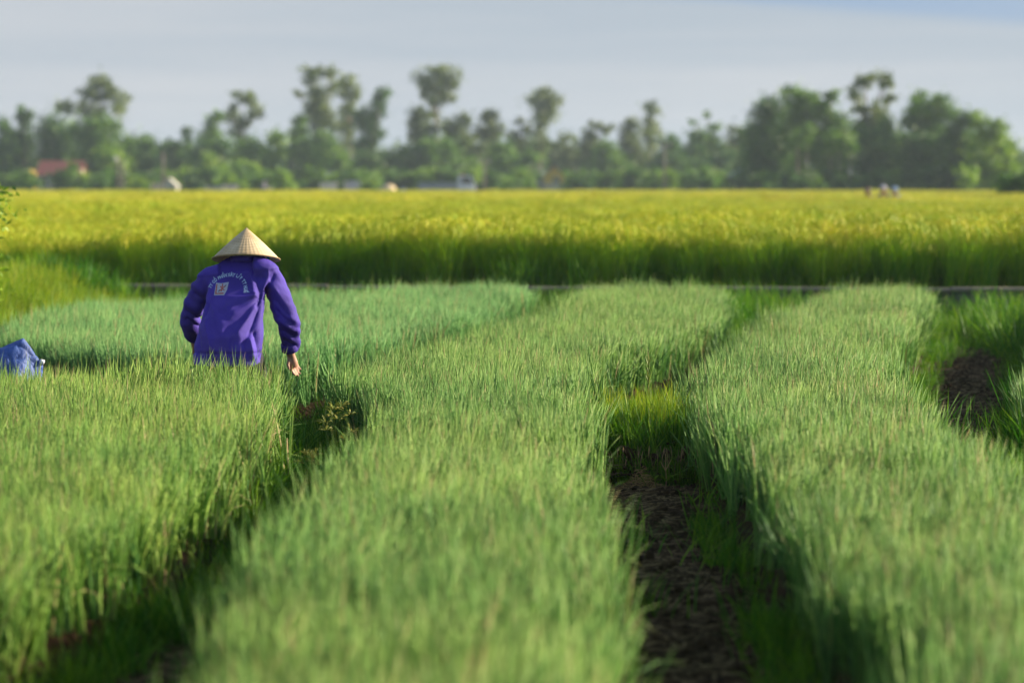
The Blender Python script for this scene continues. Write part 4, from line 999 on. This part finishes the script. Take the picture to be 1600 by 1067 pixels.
for i, px in enumerate(list(range(1176, 1600, 34))):
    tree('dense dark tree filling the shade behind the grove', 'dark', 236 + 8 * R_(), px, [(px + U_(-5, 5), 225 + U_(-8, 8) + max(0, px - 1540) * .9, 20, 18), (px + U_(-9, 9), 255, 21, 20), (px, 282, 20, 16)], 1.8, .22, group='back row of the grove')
# the leafy shrub at the left bank
def near_shrub():
    t_ = thing('bank_shrub', 'leafy bright green shrub on the grassy bank by the wall', 'shrub', (-4.76, 20.6, .45))
    tr = MB(); bl = []
    for c in ((0, 0, .75), (.12, .1, 1.0), (-.2, 0, .6), (.22, -.1, .52), (-.3, .2, .95), (.1, -.2, .30), (-.1, .1, 1.15)):
        c = Vector(c); tr.tube([(0, 0, -.1), c * .5 + Vector((.03, 0, 0)), c], [.018, .011, .004], 5); bl.append((c, .22, .22, .2, 1.0))
    tr.build('stems', M_bark, t_, True); cr_ = MB(); leaf_cloud(cr_, bl, .035, 1.9); cr_.build('foliage', M_tree['light'], t_)
near_shrub()

# ---------------------------------------------------------------- buildings and small things along the road
M_cream = mat_plain('cream_plaster', (.55, .48, .36), .9, .15, 2); M_white = mat_plain('whitewash', (.50, .48, .42), .85, .12, 2)
M_tile = mat_plain('red_roof_tile', (.27, .085, .065), .85, .25, 3); M_wood = mat_plain('dark_wood', (.06, .045, .035), .8, .3, 5)
M_yel = mat_plain('mustard_paint', (.70, .44, .07), .8, .15, 3); M_grey = mat_plain('grey_cement', (.30, .30, .30), .9, .2, 3)
M_blueroof = mat_plain('blue_sheet_roof', (.07, .10, .24), .5, .2, 4); M_glass = mat_plain('dark_glass', (.02, .025, .03), .12, .1, 4, 0, spec=.6)
def at(px, D, z=.3): v = P(px, 300, D); return (v.x, D, z)
def gable(t_, w, d, hw, hr, mw, mr, over=.35, axis='x'):
    MB().box(-w / 2, w / 2, -d / 2, d / 2, 0, hw).build('wall', mw, t_)
    r = MB(); ph = [(-d / 2 - over, hw - .12), (0, hw + hr), (d / 2 + over, hw - .12), (d / 2 + over, hw + .03), (0, hw + hr + .15), (-d / 2 - over, hw + .03)] if axis == 'x' else None
    if axis == 'x': 
        g2 = MB(); g2.prism([(-d / 2, hw), (d / 2, hw), (0, hw + hr - .03)], 'x', -w / 2 + .01, w / 2 - .01); g2.build('gable', mw, t_)
        r.prism([(-d / 2 - over, hw - .1), (0, hw + hr), (0, hw + hr + .12), (-d / 2 - over, hw + .02)], 'x', -w / 2 - over, w / 2 + over)
        r.prism([(0, hw + hr), (d / 2 + over, hw - .1), (d / 2 + over, hw + .02), (0, hw + hr + .12)], 'x', -w / 2 - over, w / 2 + over)
    else:
        g2 = MB(); g2.prism([(-w / 2, hw), (w / 2, hw), (0, hw + hr - .03)], 'y', -d / 2 + .01, d / 2 - .01); g2.build('gable', mw, t_)
        r.prism([(-w / 2 - over, hw - .1), (0, hw + hr), (0, hw + hr + .12), (-w / 2 - over, hw + .02)], 'y', -d / 2 - over, d / 2 + over)
        r.prism([(0, hw + hr), (w / 2 + over, hw - .1), (w / 2 + over, hw + .02), (0, hw + hr + .12)], 'y', -d / 2 - over, d / 2 + over)
    return r.build('roof', mr, t_)
def wdw(t_, x, y, z, w, h, frame, name='window', pane=None):
    f = MB(); f.box(x - w / 2 - .07, x + w / 2 + .07, y - .06, y + .05, z - .07, z + h + .07); o = f.build(name, frame, t_)
    MB().box(x - w / 2, x + w / 2, y - .075, y - .062, z, z + h).build('pane', pane or M_glass, o)
# red-roofed house
hx = at(98, 280); ho = thing('house', 'cream house with red tiled roof and front porch among the trees', 'house', hx)
rf = gable(ho, 4.4, 5.0, 2.5, 1.5, M_cream, M_tile, .3)
rt = MB()
for i in range(18):
    x = -2.58 + i * .3; rt.prism([(-2.83, 2.50), (-.02, 4.13), (-.02, 4.19), (-2.83, 2.56)], 'x', x, x + .07)
rt.build('tile_ridge', M_tile, rf)
for x in (-2.1, -1.0, 1.0, 2.1): MB().box(x - .13, x + .13, -3.4, -3.15, 0, 2.2).build('porch_column', M_white, ho)
MB().box(-2.4, 2.4, -3.5, -2.5, 2.2, 2.32).build('porch_slab', M_grey, ho)
d_ = MB().box(-.5, .5, -2.56, -2.505, 0, 2.05).build('door', M_wood, ho); MB().box(.32, .38, -2.60, -2.562, .95, 1.1).build('handle', M_grey, d_)
wdw(ho, -1.45, -2.5, .95, .8, 1.0, M_white); wdw(ho, 1.45, -2.5, .95, .8, 1.0, M_white)
# mustard gate pillar
gp = thing('gate_pillar', 'mustard yellow gate pillar with stepped cap beside the red-roofed house', 'gate pillar', at(49, 262))
MB().box(-.42, .42, -.3, .3, 0, 2.5).build('shaft', M_yel, gp); MB().box(-.55, .55, -.42, .42, 2.5, 2.68).build('cap', M_yel, gp)
q = MB(); q.lathe([(.3, 2.68), (.34, 2.85), (.2, 3.0), (.02, 3.1)], n=10); q.build('finial', M_yel, gp); MB().box(-.5, .5, -.38, .38, 0, .5).build('plinth', M_grey, gp)
# white gabled tomb house and pale neighbours
th = thing('tomb_house', 'small whitewashed gabled tomb house at the roadside beside the bare pole', 'tomb', at(266, 245))
gable(th, 1.5, 1.8, 1.25, .7, M_white, M_white, .12, 'y'); wdw(th, 0, -.9, .25, .5, .8, M_cream, 'doorway', M_wood)
def tomb(px, D, w, h, label, mat):
    t_ = thing('tomb', label, 'tomb', at(px, D))
    MB().box(-w / 2, w / 2, -.8, .8, 0, .5 + .2).build('base', mat, t_); MB().box(-w / 2 + .15, w / 2 - .15, .3, .55, .7, h).build('headstone', mat, t_)
    for s in (-1, 1):
        c_ = MB(); c_.box(s * w / 2 - .11, s * w / 2 + .11, -.75, -.53, .7, h * .86); c_.lathe([(.10, h * .86), (.13, h * .86 + .08), (.02, h * .86 + .2)], (s * w / 2, -.64, 0), 8); c_.build('post', mat, t_)
tomb(247, 246, 1.0, 1.55, 'cream tomb half hidden next to the whitewashed tomb house', M_cream)
tomb(514, 244, 1.5, 1.65, 'pale tomb with dark slab and two posts below the feathery giant', M_white)
tomb(551, 246, 1.4, 1.8, 'greyish tomb with tall headstone beside the round roadside bush', mat_plain('grey_tomb', (.36, .36, .38), .9, .2, 3))
tomb(337, 246, 1.6, 1.25, 'low grey cement tomb, the first of a pair in the roadside grass', M_grey)
tomb(361, 248, 1.3, 1.4, 'low cement tomb with a pale post, the second of a pair in the roadside grass', mat_plain('pale_cement', (.42, .40, .36), .9, .2, 3))
tree('round yellow-green roadside bush between the greyish tomb and the straw stack', 'light', 240, 577, [(577, 286, 9, 9), (572, 292, 8, 7)], 2, .16, cat='bush', name='bush', r0=.05)
# straw stack and blue bundle
ss = thing('straw_stack', 'cream dome-shaped straw stack on the road near the truck', 'straw stack', at(607, 231, .55))
q = MB(); q.lathe([(.75, 0), (.80, .35), (.78, .62), (.62, .92), (.36, 1.12), (.02, 1.2)], n=18)
for i, v in enumerate(q.v): q.v[i] = (v[0] * (1 + .08 * noise.noise(Vector(v) * 3)), v[1] * (1 + .08 * noise.noise(Vector(v) * 3 + Vector((5, 0, 0)))), v[2])
q.build('stack', mat_plain('stacked_straw', (.66, .52, .30), .95, .25, 6, .6, bscale=20), ss, True); MB().tube([(0, 0, .8), (.02, 0, 1.36)], .03, 6).build('centre_pole', M_wood, ss)
bd = thing('tarpaulin_bundle', 'small blue tarpaulin bundle between the straw stack and the truck', 'bundle', at(629, 231, .55))
q = MB(); q.ell((0, 0, .36), (.36, .36, .40), 14, 10)
for i, v in enumerate(q.v): f_ = 1 + .16 * noise.noise(Vector(v) * 4); q.v[i] = (v[0] * f_, v[1] * f_, max(0, v[2] * f_))
q.build('wrap', mat_plain('blue_tarpaulin', (.09, .17, .36), .5, .2, 6), bd, True); MB().tube([(-.37, 0, .36), (0, -.38, .38), (.37, 0, .36)], .015, 5).build('rope', M_white, bd)
# truck
tk = thing('truck', 'small grey cargo truck with a white cab parked on the road before the trees', 'truck', at(699, 230, .55))
M_cab = mat_plain('white_truck_paint', (.74, .78, .80), .35, .08, 3, 0, spec=.5); M_cargo = mat_plain('grey_cargo_steel', (.30, .32, .33), .6, .2, 4, .1, metal=.2); M_rub = mat_plain('rubber', (.02, .02, .02), .8, .2, 10)
MB().box(-2.65, 2.5, -.45, .45, .45, .62).build('chassis', M_wood, tk)
cb = MB().box(-2.7, .93, -.85, .85, .63, .75).build('cargo_bed', M_cargo, tk)
for y in (-.85, .81):
    pn = MB().box(-2.7, .93, y, y + .04, .752, 1.35).build('side_panel', M_cargo, cb)
MB().box(-2.74, -2.70, -.85, .85, .752, 1.35).build('tailgate', M_cargo, cb); MB().box(.93, .97, -.85, .85, .63, 1.75).build('headboard', M_cargo, cb)
for x in (-2.6, -1.4, -.2, .8): MB().box(x - .04, x + .04, -.905, -.852, .64, 1.36).build('stake', M_cargo, cb)
c_ = MB(); c_.prism([(1.0, .5), (2.62, .5), (2.66, 1.12), (2.30, 1.98), (1.05, 2.02)], 'y', -.82, .82); cab = c_.build('cab', M_cab, tk)
q = MB(); q.prism([(1.35, 1.22), (2.42, 1.22), (2.18, 1.84), (1.35, 1.86)], 'y', -.828, -.822); q.build('side_window', M_glass, cab)
q = MB(); q.prism([(2.645, 1.2), (2.66, 1.2), (2.335, 1.93), (2.32, 1.93)], 'y', -.72, .72); q.build('windscreen', M_glass, cab)
MB().box(1.25, 1.30, -.826, -.822, .6, 1.9).build('door_line', M_wood, cab); MB().box(2.62, 2.74, -.84, .84, .45, .66).build('bumper', mat_plain('cream_bumper', (.60, .50, .36), .6, .1, 4), tk)
for y in (-.6, .6): MB().ell((2.66, y, .86), (.03, .12, .1), 10, 6).build('headlight', mat_plain('lamp_glass', (.8, .8, .75), .15, .05, 3, 0), tk)
q = MB(); q.tube([(2.45, -.85, 1.35), (2.55, -1.0, 1.4), (2.55, -1.0, 1.65)], .02, 5); q.box(2.52, 2.57, -1.07, -.93, 1.4, 1.68); q.build('mirror', M_rub, tk)
MB().box(1.15, 1.6, -.3, .3, 2.02, 2.12).build('roof_marker', mat_plain('orange_marker', (.5, .2, .08), .5, .1, 4), tk)
for x in (-1.7, 1.75):
    for y in (-.72, .72):
        q = MB(); q.lathe([(.22, -.1), (.36, -.1), (.40, -.06), (.40, .06), (.36, .1), (.22, .1), (.22, -.1)], (x, y, .40), 18, 'y'); w_ = q.build('wheel', M_rub, tk, True)
        q = MB(); q.lathe([(.01, -.06), (.21, -.08), (.21, .08), (.01, .06)], (x, y, .40), 14, 'y'); q.build('rim', M_grey, w_)
# little yellow house
yh = thing('yellow_house', 'little yellow house with tan roof and grey side wall in the trees', 'house', at(866, 262))
gable(yh, 2.3, 3.0, 2.3, 1.1, M_yel, mat_plain('tan_roof', (.34, .20, .14), .9, .2, 3), .2, 'y'); MB().box(-3.3, -1.16, -.9, -.6, 0, 1.9).build('side_wall', M_grey, yh); MB().box(-1.2, 1.2, -1.62, -1.505, 0, 1.5).build('lower_wall', M_cream, yh)
wdw(yh, .2, -1.5, 1.62, .6, .5, M_white)
# blue-roofed hut
bh = thing('hut', 'dark open hut with a blue sheet roof under the trees by the grove', 'hut', at(1156, 260))
for x in (-1.2, 1.2):
    for y in (-1, 1): MB().box(x - .06, x + .06, y - .06, y + .06, 0, 2.2).build('post', M_wood, bh)
q = MB(); q.prism([(-1.6, 2.15), (0, 2.95), (1.6, 2.15), (1.6, 2.23), (0, 3.03), (-1.6, 2.23)], 'y', -1.4, 1.4); q.build('roof', M_blueroof, bh)
MB().box(-1.2, 1.2, 1.08, 1.14, 0, 2.1).build('back_wall', M_wood, bh); MB().box(.2, .75, -.5, .3, 0, 1.75).build('cupboard', mat_plain('pink_board', (.40, .27, .24), .8, .2, 4), bh)
# poles
def pole(px, D, y_top, label, head_=None, two=False):
    t_ = thing('utility_pole', label, 'pole', at(px, D)); h = P(px, y_top, D).z - .3
    MB().tube([(0, 0, -.3), (0, 0, h * .5), (.01, 0, h)], [.12, .10, .085], 8).build('shaft', M_conc, t_, True)
    if two: MB().tube([(.45, .2, -.3), (.45, .2, h * .92)], [.10, .07], 8).build('second_shaft', M_conc, t_, True)
    if head_ == 'lamp':
        MB().tube([(0, 0, h - .1), (-.3, -.3, h + .12), (-.2, -.5, h + .05)], .04, 6).build('lamp_arm', M_grey, t_); q = MB(); q.ell((-.15, -.55, h - .2), (.16, .2, .26), 10, 6); q.build('lamp_head', mat_plain('pale_lamp', (.45, .46, .44), .5, .1, 4), t_)
    if head_ == 'cross':
        MB().box(-.6, .6, -.05, .05, h - .35, h - .25).build('crossarm', M_conc, t_)
        for x in (-.5, 0, .5): q = MB(); q.lathe([(.05, h - .25), (.08, h - .15), (.05, h - .02), (.01, h)], (x, 0, 0), 8); q.build('insulator', M_white, t_)
pole(185, 240, 246, 'double concrete pole carrying a pale street lamp near the red-roofed house', 'lamp', True)
pole(255, 236, 238, 'bare concrete pole in front of the whitewashed tomb house')
pole(757, 238, 250, 'grey concrete pole with crossarm just past the truck', 'cross')
pole(1038, 240, 224, 'concrete pole with white insulators between the yellow house and the hut', 'cross')

# ---------------------------------------------------------------- far figures
def figure(label, loc, rz, shirt, legs, cap, lean, h=1.55, sit=False, group=None):
    t_ = thing('person', label, 'person', loc, rz, group)
    hip = Vector((0, 0, .80 if not sit else .78)); nk = hip + Vector((0, math.sin(lean) * .50, math.cos(lean) * .50)); hd = nk + Vector((0, math.sin(lean) * .13, .16))
    b_ = MB(); bezier_tube(b_, [hip, (hip + nk) / 2, nk - Vector((0, 0, .05)), nk, hd], [.12, .12, .12, .055, .055], 10, 3); b_.ell(hd + Vector((0, 0, .02)), (.08, .095, .115), 12, 8)
    b_.ell(hd + Vector((0, .1, 0)), (.015, .02, .025), 6, 5)
    sh_ = MB(); loft(sh_, [(hip - Vector((0, 0, .02)), -lean, .17, .13), (hip.lerp(nk, .5), -lean, .18, .14), (hip.lerp(nk, .85), -lean, .19, .12), (nk, -lean, .08, .07)], 16)
    tr_ = MB(); tr_.ell(hip, (.17, .13, .12), 12, 8)
    for s in (-1, 1):
        sd = nk + Vector((s * .18, 0, -.07)); el = sd + Vector((s * .06, .14, -.24)); wr = el + Vector((-s * .02, .2, -.08 if sit else -.2))
        bezier_tube(b_, [nk + Vector((s * .08, 0, -.05)), sd, el, wr], [.05, .05, .04, .028], 8, 3); hand(b_, wr, wr - el, Vector((1, 0, 0)), -s, .5)
        bezier_tube(sh_, [nk + Vector((s * .1, 0, -.06)), sd, el, el.lerp(wr, .75)], [.07, .07, .06, .05], 8, 3)
        kn = hip + (Vector((s * .14, .40, -.02)) if sit else Vector((s * .1, .10, -.38))); an = Vector((s * .14, .34, .36)) if sit else Vector((s * .11, 0, .07))
        bezier_tube(b_, [hip + Vector((s * .08, 0, 0)), kn, an, an + Vector((0, .14, -.04))], [.09, .06, .04, .03], 8, 3)
        bezier_tube(tr_, [hip + Vector((s * .08, 0, 0)), kn, an + Vector((0, 0, .03))], [.11, .08, .06], 8, 3)
    mesh_obj('body', remesh(b_, .012, 1), M_skin, t_); mesh_obj('shirt', remesh(sh_, .022, 2), shirt, t_); mesh_obj('trousers', remesh(tr_, .022, 2), legs, t_)
    q = MB(); q.lathe([(.11, hd.z + .02), (.105, hd.z + .10), (.06, hd.z + .15), (.005, hd.z + .165)], (hd.x, hd.y, 0), 14); q.box(-.07, .07, hd.y + .08, hd.y + .19, hd.z + .035, hd.z + .05); q.build('cap', cap, t_, True)
    return t_
M_sh1 = mat_plain('grey_shirt', (.22, .20, .22), .85, .1, 6); M_sh2 = mat_plain('slate_shirt', (.10, .11, .18), .85, .1, 6); M_sh3 = mat_plain('light_blue_shirt', (.22, .34, .52), .85, .1, 6); M_pale = mat_plain('pale_cloth', (.42, .42, .48), .85, .1, 6)
for px, D, sh_, cp, ln, lab in ((1360, 82, M_sh1, mat_plain('brown_cap', (.20, .13, .10), .8, .1, 5), 1.2, 'distant worker in dull grey shirt bent low in the rice'), (1384, 82, M_sh2, M_pale, 1.0, 'distant worker with pale cap and dark slate shirt standing in the rice'), (1402, 82, M_sh3, M_sh3, 1.12, 'distant worker in light blue shirt stooping in the rice')):
    figure(lab, at(px, D, .26), math.pi * .9, sh_, M_dark, cp, ln)
mb_ = thing('motorbike', 'dark motorbike ridden along the road below the forked tree', 'motorbike', at(416, 229, .55))
for x in (-.6, .6):
    q = MB(); q.lathe([(.20, -.04), (.27, -.05), (.29, 0), (.27, .05), (.20, .04), (.20, -.04)], (x, 0, .29), 18, 'y'); w_ = q.build('wheel', M_rub, mb_, True); q = MB(); q.lathe([(.01, -.03), (.195, -.02), (.195, .02), (.01, .03)], (x, 0, .29), 12, 'y'); q.build('rim', M_grey, w_)
q = MB(); q.prism([(-.7, .55), (-.1, .42), (.15, .40), (.42, .85), (.34, .9), (.1, .55), (-.15, .6), (-.7, .70)], 'y', -.11, .11); q.build('bodywork', mat_plain('dark_red_paint', (.12, .03, .03), .3, .1, 4, 0), mb_)
MB().ell((-.3, 0, .72), (.36, .13, .06), 12, 6).build('seat', M_rub, mb_, True); q = MB(); q.tube([(.38, -.32, 1.0), (.42, 0, .95), (.38, .32, 1.0)], .017, 6); q.tube([(.42, 0, .95), (.6, 0, .29)], .03, 6); q.build('handlebar', M_grey, mb_); MB().ell((.5, 0, .86), (.06, .09, .08), 10, 6).build('headlight', MATS['lamp_glass'], mb_)
figure('motorbike rider in a pale shirt on the road below the forked tree', tuple(Vector(at(416, 229, .55)) + Vector((-.25, 0, -.05))), -math.pi / 2, M_pale, M_dark, M_pale, .15, sit=True)

# ---------------------------------------------------------------- air: thin even haze
hz_ = MB(); hz_.box(-1500, 1500, -140, 2400, -1.2, 21.0)
hzo = hz_.build('haze'); tag(hzo, kind='stuff')
hm_ = bpy.data.materials.new('haze'); hm_.use_nodes = True; t = hm_.node_tree; t.nodes.clear()
o_ = t.nodes.new('ShaderNodeOutputMaterial'); pv = t.nodes.new('ShaderNodeVolumePrincipled'); pv.inputs['Color'].default_value = (.74, .88, 1.0, 1); pv.inputs['Density'].default_value = .0003; pv.inputs['Anisotropy'].default_value = .2
t.links.new(pv.outputs[0], o_.inputs['Volume']); hzo.data.materials.append(hm_)
